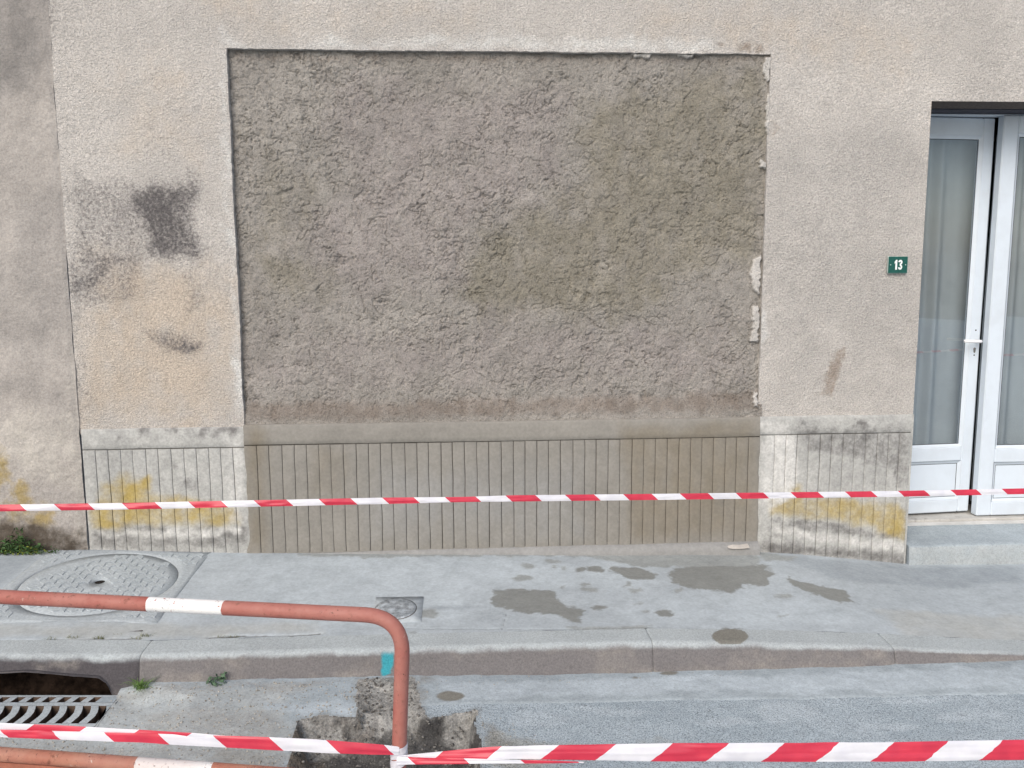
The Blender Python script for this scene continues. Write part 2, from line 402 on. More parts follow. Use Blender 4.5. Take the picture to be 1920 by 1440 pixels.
xs = np.concatenate([np.linspace(-30, -3.2, 14), np.arange(-3.0, 3.6, .0085), np.linspace(3.8, 30, 14)])
YJ = -1.005                                    # back edge of the kerb stones
ys = np.concatenate([np.linspace(.6, .05, 4), np.arange(.03, YJ, -.0085), [YJ]])
X, Y = np.meshgrid(xs, ys)
Zp = z_pav(X, Y) + (fbm(X * 3, Y * 3, 3, 5) - .5) * .006 * (np.abs(X) < 3.2) * sst(YJ, YJ + .1, Y) + (fbm(X * 14, Y * 14, 3, 8) - .5) * .002
crk = np.zeros(X.shape)
cracks = [([(392, 1196), (430, 1193), (500, 1192), (560, 1191), (600, 1188)], .004, 1.0),
          ([(0, 1201), (90, 1199), (180, 1198), (265, 1197)], .003, .7),
          ([(745, 1168), (760, 1178), (1000, 1180), (1100, 1178), (1225, 1176)], .003, .4), ([(950, 1148), (944, 1170), (940, 1182)], .002, .5),
          ([(560, 1190), (566, 1180), (562, 1166)], .002, .3)]
for pts, w, k in cracks:
    Q = gp(pts, PG); ev = lambda x, y: sst(w * 2.4, w * .4, sdline(x, y + (fbm(x * 30, y * 30, 2, 3) - .5) * .012, Q)) * k * sst(.25, .6, vn(x * 9, y * 3, 4) + .25)
    crk = np.maximum(crk, local(X, Y, Q, .1, ev, 0))
Zp -= crk * .008
mcx = PG(187, 1091); mhr = .5 * (PG(330, 1088)[0] - PG(42, 1092)[0]) + .05
Zp -= .007 * ((np.abs(X - mcx[0]) < mhr) & (np.abs(Y - mcx[1]) < mhr))
wet = smooth_union(X, Y, [
    [(925, 1108), (960, 1104), (1045, 1108), (1047, 1122), (1050, 1134), (1098, 1142), (1103, 1156), (1085, 1169), (1060, 1166), (1045, 1156), (1000, 1151), (955, 1144), (930, 1136), (922, 1125)],
    blob(1369, 1191, 35, 15), blob(1245, 1150, 19, 6), blob(1122, 1139, 11, 5), blob(1090, 1068, 13, 5), blob(1117, 1067, 14, 6),
    [(1258, 1068), (1300, 1060), (1370, 1052), (1440, 1060), (1448, 1082), (1400, 1098), (1370, 1108), (1300, 1105), (1262, 1092)],
    [(1140, 1065), (1190, 1064), (1228, 1076), (1225, 1086), (1180, 1083), (1150, 1076)], blob(1420, 1085, 30, 14),
    [(1480, 1080), (1500, 1088), (1545, 1100), (1590, 1110), (1602, 1128), (1570, 1130), (1530, 1115), (1490, 1100)]], PG, .020, .09, 21, 15)
wet2 = smooth_union(X, Y, [
    [(900, 1036), (1424, 1036), (1426, 1060), (1360, 1062), (1330, 1060), (1250, 1064), (1180, 1058), (1120, 1046), (1000, 1042), (910, 1042)],
    [(560, 1036), (900, 1036), (900, 1043), (700, 1045), (560, 1042)],
    blob(983, 1082, 17, 5), blob(985, 1062, 14, 4), blob(1043, 1063, 6, 4), blob(1063, 1066, 6, 3), blob(1175, 1095, 10, 6), blob(1190, 1108, 10, 5), blob(1275, 1107, 9, 4), blob(1055, 1101, 6, 3),
    blob(1203, 1132, 6, 3), blob(1215, 1146, 9, 3), blob(1095, 1095, 12, 3), blob(1105, 1105, 16, 5), blob(1035, 1053, 18, 3), blob(1468, 1154, 7, 3), blob(1470, 1117, 14, 4),
    [(1060, 1176), (1140, 1173), (1225, 1176), (1220, 1184), (1140, 1182), (1070, 1181)], blob(800, 1150, 26, 8), blob(740, 1205, 22, 8), blob(772, 1190, 10, 5),
    [(1426, 1036), (1500, 1046), (1480, 1052), (1430, 1052)], [(1150, 1045), (1424, 1045), (1424, 1062), (1200, 1062)]], PG, .026, .09, 31, 15)
grey = smooth_union(X, Y, [[(1440, 1040), (1700, 1062), (1920, 1060), (1920, 1095), (1700, 1100), (1560, 1085)], blob(850, 1140, 60, 6), [(0, 1040), (80, 1042), (10, 1100), (-60, 1150), (-200, 1150), (-200, 1036)]], PG, .06, .1, 41) * .75
pale = smooth_union(X, Y, [[(440, 1040), (900, 1044), (1000, 1050), (1240, 1070), (1230, 1110), (900, 1100), (880, 1170), (600, 1180), (480, 1120)], [(1240, 1110), (1500, 1120), (1700, 1170), (1400, 1175), (1100, 1168)]], PG, .12, .15, 51) * .55
beige = smooth_union(X, Y, [[(-100, 1165), (600, 1165), (620, 1190), (-100, 1200)], [(1640, 1140), (1920, 1150), (2000, 1210), (1700, 1195)]], PG, .06, .1, 61) * .6
dirtw = sst(-.035, -.004, Y) * (fbm(X * 6, Y * 6, 3, 71)) * .9 * (X < 2.6)
g = MB(); g.grid(X, Y, Zp, flip=True, attrs=dict(wet=wet, wet2=np.maximum(wet2, dirtw * .5), grey=grey, pale=pale, beige=beige, crack=crk))
tag(g.build('pavement', M_pave), kind='structure')

# kerb: one swept stone after another
kerb = empty('kerb', (0, YK, 0), 'grey stone kerb between pavement and gutter dropping towards the right', 'kerb')
def kerb_stone(x0, x1, dark=0, cut=None):
    n = max(4, int((x1 - x0) / .009)); xx = np.linspace(x0 + .0008, x1 - .0008, n)
    prof = []                                   # (y, s) s: 0 top .. 1 base
    for k in range(10): prof.append((YJ - (YJ - (YK + .035)) * -0 - (YJ * -1 * 0) + (YK + .035 - YJ) * k / 9, 0.0, 0.0))
    for k in range(1, 13):
        a = math.pi / 2 * k / 12; prof.append((YK + .035 - .035 * math.sin(a), .035 * (1 - math.cos(a)), 0.0))
    for k in range(1, 19): prof.append((YK - .025 * k / 18, .035, k / 18))
    P = np.array(prof); XX, J = np.meshgrid(xx, np.arange(len(P))); py = P[J, 0]; dr = P[J, 1]; s = P[J, 2]
    zt = z_pav(XX, np.maximum(py, YK)); zb = z_kbase(XX) - .03
    hh = np.clip((zt - zb - .03) / .12, .15, 1); ZZ = (zt - dr * hh) * (1 - s) + s * zb
    endr = np.minimum(XX - x0, x1 - XX); ZZ = ZZ - np.where(s == 0, .0025 * sst(.006, 0, endr), 0); py = py + .004 * sst(.010, 0, endr) * (dr > 0)
    py = py + (fbm(XX * 22, ZZ * 22, 3, 91) - .5) * .006 * (dr > 0); ZZ = ZZ + (fbm(XX * 16, py * 16, 3, 92) - .5) * .003 * (s < .5)
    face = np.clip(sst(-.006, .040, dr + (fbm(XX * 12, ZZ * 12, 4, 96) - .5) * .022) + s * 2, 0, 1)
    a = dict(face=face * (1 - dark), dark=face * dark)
    a['beige'] = face * (.30 * sst(.3, 1.0, s) + .45 * sst(.40, .80, fbm(XX * 5, ZZ * 9, 4, 95)))
    Q = [tuple(PY(u, v, YK - .01)[[0, 2]]) for u, v in [(716, 1219), (737, 1216), (739, 1240), (732, 1262), (716, 1268), (714, 1242)]]
    tl_ = local(XX, ZZ, Q, .05, lambda p, q: sst(.005, -.005, sdpoly(p + (vn(p * 60, q * 60, 4) - .5) * .01, q, Q)), 0); a['teal'] = tl_ * face
    Q = gp(blob(1369, 1193, 34, 14), PG); a['wet'] = local(XX, py, Q, .05, lambda p, q: sst(.008, -.004, sdpoly(p, q, Q)), 0) * (dr < .008)
    keep = None
    if cut is not None:
        cc = cut(XX); ZZ = np.where((dr > 0) & (ZZ < cc), cc, ZZ)
    b = MB(); b.grid(XX, py, ZZ, flip=True, keep=keep, attrs=a)
    # ends and back go down into the ground
    for xe, fl in ((x0 + .002, False), (x1 - .002, True)):
        i = 0 if xe < (x0 + x1) / 2 else -1
        yy = py[:, i]; zz = ZZ[:, i]; A = np.stack([yy, np.full_like(yy, YJ)]); B = np.stack([zz, np.full_like(zz, zb[0, i])])
        b.grid(np.full_like(A, xe), A, B, flip=fl, attrs=dict(face=np.full_like(A, .6)))
    return b.build('kerb_stone', M_kerb, kerb)
IX0, IX1 = -2.75, -1.475
def arch(x):
    P = [PY(u, v, YK - .02) for u, v in [(-200, 1290), (-60, 1270), (0, 1262), (50, 1259), (125, 1266), (185, 1270), (200, 1280), (207, 1292), (212, 1306)]]
    return np.interp(x, [p[0] for p in P], [p[2] for p in P], left=-.4, right=-.4)
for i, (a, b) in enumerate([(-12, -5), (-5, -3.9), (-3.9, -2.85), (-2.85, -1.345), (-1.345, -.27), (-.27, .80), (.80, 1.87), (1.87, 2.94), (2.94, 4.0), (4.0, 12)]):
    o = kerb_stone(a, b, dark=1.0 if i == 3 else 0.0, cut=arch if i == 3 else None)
    if i == 3: o['label'] = 'dark gully stone with an arched drain mouth'
    if i == 5: o['label'] = 'kerb stone with a teal paint dab at its left end'
# thickness of the gully mouth: lip going inward
xx = np.linspace(IX0 + .25, IX1 - .005, 120); za = arch(xx); m = za > -.3; xx = xx[m]; za = za[m]
XX = np.stack([xx, xx]); ZZ = np.stack([za + .002, za - .004]); YY = np.stack([np.full_like(xx, YK - .012), np.full_like(xx, YK + .10)])
b = MB(); b.grid(XX, YY, ZZ, attrs=dict(dark=np.ones(XX.shape)))
b.build('gully_lip', M_kerb, kerb)

# drain pit under the kerb and grate
GX0, GX1 = -3.0, PR(203, 1330)[0]
gy_back = PR(100, 1305)[1]; gy_mid0 = PR(100, 1317)[1]; gy_mid1 = PR(100, 1323)[1]; gy_fr0 = PR(100, 1357.5)[1]; gy_fr1 = gy_fr0 - .035
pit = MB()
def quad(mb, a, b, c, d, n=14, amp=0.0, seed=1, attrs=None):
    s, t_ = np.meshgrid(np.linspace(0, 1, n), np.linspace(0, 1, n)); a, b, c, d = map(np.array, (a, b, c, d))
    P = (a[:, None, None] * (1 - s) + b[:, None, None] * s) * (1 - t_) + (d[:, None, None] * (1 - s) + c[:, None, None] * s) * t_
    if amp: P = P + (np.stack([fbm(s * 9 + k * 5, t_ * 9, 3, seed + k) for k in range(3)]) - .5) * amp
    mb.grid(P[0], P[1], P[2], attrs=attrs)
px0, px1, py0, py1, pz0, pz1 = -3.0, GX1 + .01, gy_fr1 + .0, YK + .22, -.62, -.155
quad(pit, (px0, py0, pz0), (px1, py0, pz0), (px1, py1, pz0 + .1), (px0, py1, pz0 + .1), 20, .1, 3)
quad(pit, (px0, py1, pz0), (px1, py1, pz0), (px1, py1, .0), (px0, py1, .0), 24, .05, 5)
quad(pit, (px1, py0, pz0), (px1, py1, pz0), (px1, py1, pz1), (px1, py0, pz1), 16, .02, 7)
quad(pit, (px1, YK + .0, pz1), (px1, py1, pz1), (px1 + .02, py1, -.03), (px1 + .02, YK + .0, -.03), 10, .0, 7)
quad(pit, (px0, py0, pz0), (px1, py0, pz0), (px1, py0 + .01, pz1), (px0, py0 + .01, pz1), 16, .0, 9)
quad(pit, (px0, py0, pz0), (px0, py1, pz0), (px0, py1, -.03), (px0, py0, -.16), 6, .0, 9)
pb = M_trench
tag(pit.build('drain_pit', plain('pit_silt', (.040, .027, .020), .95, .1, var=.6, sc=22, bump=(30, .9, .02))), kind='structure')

# road, gutter and dug trench: one height field split into its surfaces
xs = np.concatenate([np.linspace(-30, -3.3, 12), np.arange(-3.1, 3.4, .0085), np.linspace(3.6, 30, 12)])
ys = np.concatenate([[YK - .0], np.arange(YK - .006, -2.75, -.0085), np.linspace(-2.9, -60, 22)])
X, Y = np.meshgrid(xs, ys)
near = sst(-2.7, -2.5, Y) * sst(3.3, 3.0, np.abs(X))
Z = z_road0(X, Y) + ((fbm(X * 2.5, Y * 2.5, 3, 101) - .5) * .012 + (fbm(X * 25, Y * 25, 3, 103) - .5) * .0045) * near
TR = gp([(664, 1277), (668, 1300), (668, 1344), (603, 1340), (556, 1352), (548, 1395), (534, 1470), (518, 1570), (505, 1640), (960, 1640), (930, 1560), (905, 1450), (898, 1390), (893, 1328), (800, 1347), (786, 1320), (786, 1300), (778, 1280), (772, 1270), (700, 1272)], PR)
wx = X + (fbm(X * 9, Y * 9, 4, 111) - .5) * .05; wy = Y + (fbm(X * 9 + 9, Y * 9, 4, 113) - .5) * .05
sdt = local(X, Y, TR, .5, lambda a, b: 0 * a, 0)
mloc = (X > min(p[0] for p in TR) - .6) & (X < max(p[0] for p in TR) + .6) & (Y > min(p[1] for p in TR) - .6)
sdt = np.full(X.shape, 1.0); sdt[mloc] = sdpoly(wx[mloc], wy[mloc], TR)
ytop = PR(720, 1345)[1]
deep = .014 + .085 * sst(ytop + .10, ytop - .10, Y)
rag = (fbm(X * 18, Y * 18, 4, 121) - .5)
bankw = .03 + .05 * sst(.4, .7, fbm(X * 5, Y * 5, 2, 123)) + .04 * (Y > ytop + .05)
Z -= sst(.0, 1.0, -sdt / bankw) * deep + np.where(sdt < 0, -rag * .035 * sst(0, .06, -sdt), 0)
# inside trench is clearly cut; grate seat
GB = (X > GX0 + .003) & (X < GX1 - .003) & (Y < YK + 1) & (Y > gy_fr1)
mouth = (X < IX1) & (X > IX0 + .05) & (Y > gy_back - .001)
cellc = lambda m: m[:-1, :-1] & m[1:, :-1] & m[:-1, 1:] & m[1:, 1:]
hole = cellc(GB) | cellc(mouth & (Y > gy_fr1) & (X < GX1 + .02))
gline = [PR(890, 1318), PR(1225, 1311), PR(1920, 1300)]
gy = np.interp(X, [-1.2, -.15] + [p[0] for p in gline], [-9, -9] + [p[1] for p in gline]) if False else np.where(X < PR(890, 1318)[0], -2.9, np.interp(X, [p[0] for p in gline], [p[1] for p in gline]))
gut_front = np.where(X < -.30, -2.05 - .1 * fbm(X * 3, Y * 0, 2, 5), np.interp(X, [-.30, gline[0][0], gline[1][0], gline[2][0]], [gline[0][1], gline[0][1], gline[1][1], gline[2][1]]))
isg = Y > gut_front
ist = sdt < .0
Z -= np.where((~isg) & (~ist), .003, 0) * near
ctr = lambda m: (m[:-1, :-1].astype(int) + m[1:, :-1] + m[:-1, 1:] + m[1:, 1:]) >= 2
ct, cg = ctr(ist), ctr(isg)
pale = smooth_union(X, Y, [[(900, 1275), (1920, 1250), (1920, 1290), (1200, 1300), (920, 1312)], [(820, 1278), (1000, 1274), (990, 1312), (840, 1322)], [(480, 1320), (660, 1315), (664, 1342), (600, 1336), (500, 1345)],
    blob(1480, 1333, 60, 22), blob(1350, 1350, 60, 8), blob(1830, 1345, 70, 12), blob(1660, 1360, 60, 10), blob(1150, 1330, 80, 7), blob(1010, 1350, 60, 12), blob(1720, 1310, 90, 8)], PR, .03, .12, 131, 7) * .8
beigeg = smooth_union(X, Y, [[(-200, 1285), (560, 1285), (560, 1350), (540, 1420), (400, 1440), (-200, 1420)], [(420, 1395), (545, 1400), (530, 1460), (380, 1460)], [(905, 1350), (1000, 1385), (1100, 1400), (1300, 1395), (1000, 1440), (910, 1440)]], PR, .06, .15, 141) * .7
grit = smooth_union(X, Y, [[(-200, 1375), (400, 1390), (520, 1400), (430, 1450), (-200, 1500)], [(280, 1278), (664, 1276), (560, 1300), (460, 1290), (300, 1310)], [(250, 1340), (520, 1330), (540, 1390), (300, 1400)]], PR, .05, .1, 151) * .6
dirt = sst(.05, .0, sdt) * .40
dirt = np.maximum(dirt, smooth_union(X, Y, [[(664, 1272), (830, 1270), (800, 1290), (790, 1320), (780, 1340), (668, 1340)], [(200, 1300), (262, 1288), (300, 1300), (235, 1318), (185, 1318)], [(400, 1400), (545, 1398), (530, 1450), (390, 1450)], [(895, 1335), (930, 1370), (990, 1395), (905, 1400)]], PR, .06, .10, 161) * .55)
wetg = smooth_union(X, Y, [blob(845, 1305, 28, 9), blob(1255, 1262, 18, 4), blob(1190, 1270, 5, 2)], PR, .012, .02, 171)
A = dict(pale=pale, beige=beigeg, grit=grit, dirt=dirt, wet=wetg)
g = MB(); g.grid(X, Y, Z, flip=True, keep=cg & ~ct & ~hole, attrs=A); tag(g.build('gutter', M_gutter), kind='structure')
g = MB(); g.grid(X, Y, Z, flip=True, keep=~cg & ~ct & ~hole, attrs=A); tag(g.build('road', M_road), kind='structure')
throat = sst(ytop - .07, ytop + .04, Y + (fbm(X * 9, Y * 9, 3, 183) - .5) * .10)
brown = sst(-.16, -.01, sdt) * (1 - .7 * sst(.4, .7, fbm(X * 6, Y * 6, 2, 181))) * sst(-.15, -.32, X) * (1 - throat) + throat * .3
pl = smooth_union(X, Y, [[(560, 1345), (640, 1345), (640, 1375), (560, 1380)], [(850, 1335), (890, 1335), (890, 1370), (830, 1350)], [(870, 1385), (900, 1390), (900, 1430), (860, 1420)], [(668, 1278), (750, 1276), (745, 1310), (672, 1330)]], PR, .02, .06, 191)
g = MB(); g.grid(X, Y, Z, flip=True, keep=ct & ~hole, attrs=dict(brown=brown, pale=np.clip(np.maximum(pl * .8, throat * 1.0), 0, 1))); tag(g.build('trench', M_trench), kind='structure')
def road_z(x, y):
    i = np.searchsorted(-ys, -y) - 1; j = np.searchsorted(xs, x) - 1
    return float(Z[min(max(i, 0), len(ys) - 1), min(max(j, 0), len(xs) - 1)])

# ================================================================== MANHOLE
def chevrons(test, cx, cy, zf, w, h, p=.080, r=.050, gap=.0065, hgt=.0035, ang=0.0, z0=.002):
    V = []; Fc = []; amp = r * .38
    ca, sa = math.cos(ang), math.sin(ang)
    for j in range(int(-h / r) - 1, int(h / r) + 2):
        for i in range(int(-w / p) - 1, int(w / p) + 2):
            ox = i * p + (p * .5 if j % 2 else 0); oy = j * r; hw = p / 2 - gap / 2; hh = r / 2 - gap / 2
            loop = [(-hw, -hh + amp), (-hw * .33, -hh - amp * .2), (hw * .33, -hh + amp), (hw, -hh - amp * .2), (hw, hh - amp * .2), (hw * .33, hh + amp), (-hw * .33, hh - amp * .2), (-hw, hh + amp)]
            pts = [(ox + a, oy + b) for a, b in loop]
            if not all(test(a, b) for a, b in pts): continue
            n = len(V); mx = sum(a for a, b in pts) / 8; my = sum(b for a, b in pts) / 8
            for lv in (0, 1):
                for a, b in pts:
                    if lv: a = mx + (a - mx) * .93; b = my + (b - my) * .9
                    wx_, wy_ = cx + a * ca - b * sa, cy + a * sa + b * ca; V.append((wx_, wy_, zf(wx_, wy_) + z0 + hgt * lv))
            Fc += [[n + k, n + (k + 1) % 8, n + 8 + (k + 1) % 8, n + 8 + k] for k in range(8)]
            Fc += [[n + 8, n + 9, n + 14, n + 15], [n + 9, n + 10, n + 13, n + 14], [n + 10, n + 11, n + 12, n + 13]]
    return V, Fc
mc = PG(187, 1091); mr = .5 * (PG(330, 1088)[0] - PG(42, 1092)[0]); ms_ = mr + .061
zf = lambda x, y: float(z_pav(x, y)) + .004
mh = empty('manhole_cover', mc, 'round cast iron manhole cover in square frame by the wall, dusted grey', 'manhole cover')
def ringmesh(name, r0, r1fn, cx, cy, zoff, m, parent, n=96, rings=3, depth=.02, r0fn=None):
    mb = MB(); th = np.linspace(0, 2 * math.pi, n + 1); R0 = np.full(n + 1, r0) if r0fn is None else np.array([r0fn(t_) for t_ in th]); R1 = np.array([r1fn(t_) for t_ in th])
    lv = []; 
    for k in range(rings + 1): lv.append((R0 + (R1 - R0) * k / rings, 0))
    rr = [(R0, -depth)] + lv + [(R1, -depth)]
    RR = np.array([a for a, _ in rr]); DZ = np.array([[d] * (n + 1) for _, d in rr])
    XX = cx + RR * np.cos(th); YY = cy + RR * np.sin(th); mb.grid(XX, YY, z_pav(XX, YY) + zoff + DZ); return mb.build(name, m, parent, False)
sq = lambda half: (lambda t_: half / max(abs(math.cos(t_)), abs(math.sin(t_))))
ringmesh('seat_ring', mr - .03, sq(ms_ - .004), mc[0], mc[1], -.004, M_ironband, mh)
ringmesh('frame', mr + .0016, sq(ms_), mc[0], mc[1], .0005, M_ironlow, mh)
ringmesh('cover_plate', .024, lambda t_: mr - .0022, mc[0], mc[1], .0005, M_ironlow, mh, rings=6)
V, Fc = chevrons(lambda a, b: .03 < math.hypot(a, b) < mr - .005, mc[0], mc[1], zf, mr, mr, ang=.06, z0=-.0032); o = poly_obj('tread', V, Fc, M_iron, mh); o['kind'] = 'stuff'
V, Fc = chevrons(lambda a, b: math.hypot(a, b) > mr + .008 and max(abs(a), abs(b)) < ms_ - .006, mc[0], mc[1], zf, ms_, ms_, ang=0, z0=-.0032); o = poly_obj('frame_tread', V, Fc, M_iron, mh); o['kind'] = 'stuff'
xx, aa = np.meshgrid([.001, .0245], np.linspace(0, 2 * math.pi, 25)); mb = MB(); mb.grid(mc[0] + xx * np.cos(aa), mc[1] + xx * np.sin(aa), np.full(xx.shape, zf(mc[0], mc[1]) - .0055)); mb.build('lifting_hole', M_dark, mh, False)

# small valve cover beside the barrier bend
c0 = PG(700, 1143); c1 = PG(792, 1143); vc = (c0 + c1) / 2; vw = (c1[0] - c0[0]) / 2; vh = (PG(745, 1120)[1] - PG(745, 1167)[1]) / 2
vv = empty('valve_cover', vc, 'small scuffed valve cover set in the pavement behind the barrier bend', 'valve cover')
def plate(name, w, h, cx, cy, zo, m, par, shape='sq', n=40, dep=.01):
    th = np.linspace(0, 2 * math.pi, n + 1); rr = np.array([0.02, .5, 1, 1.0]); RR, TT = np.meshgrid(rr, th)
    if shape == 'sq': q = 1 / np.maximum(np.abs(np.cos(TT)), np.abs(np.sin(TT))); XX = cx + RR * q * np.cos(TT) * w; YY = cy + RR * q * np.sin(TT) * h
    else: XX = cx + RR * np.cos(TT) * w; YY = cy + RR * np.sin(TT) * h
    ZZ = z_pav(XX, YY) + zo; ZZ[:, 3] -= dep
    mb = MB(); mb.grid(XX, YY, ZZ, flip=True); return mb.build(name, m, par, False)
plate('frame', vw, vh, vc[0], vc[1], .0032, M_pave, vv, dep=.006)
plate('joint_ring', vw * .86, vh * .86, vc[0] - .01, vc[1], .0050, M_ironband, vv, 'disc')
plate('lid', vw * .82, vh * .82, vc[0] - .01, vc[1], .0080, M_galv, vv, 'disc', dep=.006)
V = []; Fc = []
for k in range(9):
    r_ = .12 + .08 * k
    for q in range(26):
        a0 = 2 * math.pi * q / 26 + k * .2; a1 = a0 + .19
        n = len(V)
        for (rr_, aa_) in ((r_, a0), (r_ + .05, a0), (r_ + .05, a1), (r_, a1)):
            x_ = vc[0] - .01 + vw * .9 * rr_ * math.cos(aa_); y_ = vc[1] + vh * .9 * rr_ * math.sin(aa_)
            if k >= 8: pass
            V.append((x_, y_, float(z_pav(x_, y_)) + .0095))
        if r_ + .05 < .86: Fc.append([n, n + 1, n + 2, n + 3])
poly_obj('lid_tread', V, Fc, M_galv, vv)

# ================================================================== GRATE
gr = empty('drain_grate', ((GX0 + GX1) / 2, gy_fr0, -.15), 'cast iron gutter grate with curved slots below the gully mouth', 'drain grate')
gz = lambda x: -.1505
def gbar(pts, name='bar', h=.045, mt=None):
    n = len(pts); V = [(x, y, gz(x)) for x, y in pts] + [(x, y, gz(x) - h) for x, y in pts]
    f = [list(range(n))[::-1], list(range(n, 2 * n))] + [[i, (i + 1) % n, (i + 1) % n + n, i + n] for i in range(n)]
    o = poly_obj(name, V, f, mt or M_iron, gr); o.data.materials.append(M_rust)
    for i, p in enumerate(o.data.polygons): p.material_index = 0 if i == 0 else 1
    return o
G = lambda u, v: PZ(u, v, -.1505)[:2]
gdir = G(200, 1320) - G(0, 1320); gdir = gdir / gdir[0]
def gl(v, x): p = G(100, v); return (x, float(p[1] + gdir[1] * (x - p[0])))
XR = float(G(203, 1330)[0])
for (va, vb) in ((1303.5, 1307), (1317, 1323.5), (1356.5, 1363)):
    gbar([gl(va, GX0), gl(vb, GX0), gl(vb, XR), gl(va, XR)], 'rail')
L = [G(185, 1323), G(184.5, 1329), G(182.5, 1336), G(178, 1343), G(162, 1357)]; Rr = [G(171, 1323), G(170.5, 1329), G(168.5, 1336), G(163, 1343), G(146, 1357)]
step = float(G(185, 1323)[0] - G(155.6, 1323)[0])
for k in range(22):
    d = -k * step * np.array([1, gdir[1]])
    if L[0][0] + d[0] < GX0 + .05: break
    gbar([tuple(p + d) for p in L] + [tuple(p + d) for p in Rr[::-1]])
U = [G(178, 1306.5), G(163, 1317.5)]; W = [G(165, 1306.5), G(149, 1317.5)]
for k in range(22):
    d = -k * step * np.array([1, gdir[1]])
    if U[0][0] + d[0] < GX0 + .05: break
    gbar([tuple(p + d) for p in (U[0], U[1], W[1], W[0])])
gbar([tuple(G(200, 1323)), tuple(G(198, 1337)), tuple(G(179, 1357)), gl(1357, XR), gl(1323, XR)], 'end_plate', .045, M_gutter)
gbar([tuple(G(192, 1306.5)), tuple(G(177, 1317.5)), gl(1317.5, XR), gl(1306.5, XR)], 'end_plate', .045, M_gutter)

# ================================================================== HOUSE
house = empty('house', (0, 0, 0), 'roughcast house front with a freshly filled shop window and scored cement plinth', 'house')
NL, NR, NT_, NB = -1.17, 1.645, 2.680, .745
DL, DR, DT = 2.535, 3.78, 2.448
def wl_(z): return NL + (fbm(z * 3, z * 0, 3, 201) - .5) * .012 + (vn(z * 40, z * 0, 202) - .5) * .004
def wr_(z): return NR + (fbm(z * 3, z * 0, 3, 203) - .5) * .010 + (vn(z * 40, z * 0, 204) - .5) * .003
def wt_(x): return NT_ + (fbm(x * 5, x * 0, 3, 205) - .5) * .006 + (vn(x * 40, x * 0, 206) - .5) * .003
def wp(poly): return [tuple(PY(u, v, 0)[[0, 2]]) for u, v in poly]
def wall_masks(X, Z):
    def mk(polys, soft, warp, seed, wsc=9):
        out = np.zeros(X.shape)
        for P in polys:
            k = 1.0
            if isinstance(P, tuple): P, k = P
            Q = wp(P)
            def ev(x, y):
                a = x + (fbm(x * wsc, y * wsc, 4, seed) - .5) * warp; c = y + (fbm(x * wsc + 31, y * wsc, 4, seed + 5) - .5) * warp
                return sst(soft * 2.4, -soft * 2.0, sdpoly(a, c, Q)) * k * (.72 + .56 * fbm(x * 16, y * 7, 3, seed + 9))
            out = np.maximum(out, local(X, Z, Q, soft * 2.4 + warp, ev, 0))
        return out
    dark = mk([([(235, 350), (300, 340), (345, 352), (352, 335), (370, 342), (372, 385), (366, 400), (365, 430), (383, 470), (380, 490), (320, 490), (285, 480), (280, 450), (255, 410), (228, 395)], .72)], .035, .09, 211)
    dark = np.maximum(dark, mk([([(350, 310), (366, 310), (370, 390), (345, 380)], .5), ([(275, 632), (290, 634), (310, 628), (345, 622), (380, 626), (384, 645), (350, 662), (312, 664), (290, 648)], .66),
        ([(132, 520), (150, 480), (200, 470), (240, 480), (235, 500), (200, 520), (180, 550), (150, 575), (140, 600), (134, 560)], .62), ([(118, 360), (135, 318), (165, 352), (205, 338), (250, 362), (300, 380), (285, 500), (240, 560), (150, 590), (132, 500), (122, 420)], .42),
        ([(345, 530), (362, 520), (375, 565), (360, 575)], .45), ([(122, 440), (135, 440), (160, 780), (148, 790), (140, 640)], .50), ([(1530, 715), (1550, 710), (1548, 745), (1530, 750)], .30)], .035, .17, 221, 9))
    dark = np.maximum(dark, mk([([(-300, -200), (93, -200), (95, 120), (85, 200), (30, 190), (-300, 260)], .55)], .03, .06, 231))
    warm = mk([([(180, 480), (380, 490), (440, 560), (445, 700), (440, 790), (160, 795), (150, 620)], .8), ([(1180, 0), (1500, 10), (1750, 60), (1700, 150), (1500, 120), (1200, 60)], .5), ([(380, 0), (900, 0), (900, 50), (400, 60)], .5), ([(180, 100), (400, 120), (380, 330), (200, 300)], .4)], .12, .2, 241, 4)
    pink = mk([([(200, 150), (260, 140), (255, 180), (215, 215)], .6), ([(1440, 250), (1720, 200), (1740, 300), (1720, 700), (1430, 760), (1440, 600)], .55), ([(1500, 540), (1700, 560), (1710, 770), (1520, 770)], .5)], .08, .2, 251, 5)
    pale = mk([([(428, 91), (900, 94), (1340, 97), (1340, 78), (1150, 70), (800, 66), (660, 80), (620, 60), (560, 84), (470, 84), (425, 60), (410, 45), (405, 60)], .6), ([(415, 98), (424, 98), (441, 480), (450, 700), (457, 790), (450, 790), (434, 480), (412, 300)], .55),
        ([(420, 250), (436, 290), (438, 350), (424, 320)], .8), ([(412, 420), (440, 430), (442, 470), (420, 455)], .85), ([(432, 660), (452, 665), (456, 770), (440, 750)], .9), ([(1422, 580), (1440, 590), (1440, 630), (1422, 660)], .7), ([(1850, -60), (2300, -50), (2300, 250), (1900, 150)], .2)], .02, .07, 261, 10)
    brown = mk([([(1350, 80), (1362, 78), (1362, 90), (1352, 90)], .8), ([(1385, 97), (1388, 82), (1410, 78), (1408, 97)], .9), ([(1415, 82), (1432, 80), (1430, 97), (1418, 97)], .8), ([(1535, 740), (1545, 700), (1570, 655), (1590, 650), (1575, 700), (1560, 745)], .7), ([(1450, 225), (1462, 232), (1450, 262), (1444, 250)], .6)], .012, .05, 271, 20)
    jag = sst(.10, 0, X - DL + .09) * 0
    return dict(dark=dark, warm=warm, pinkgrey=pink, pale=pale, brown=brown)
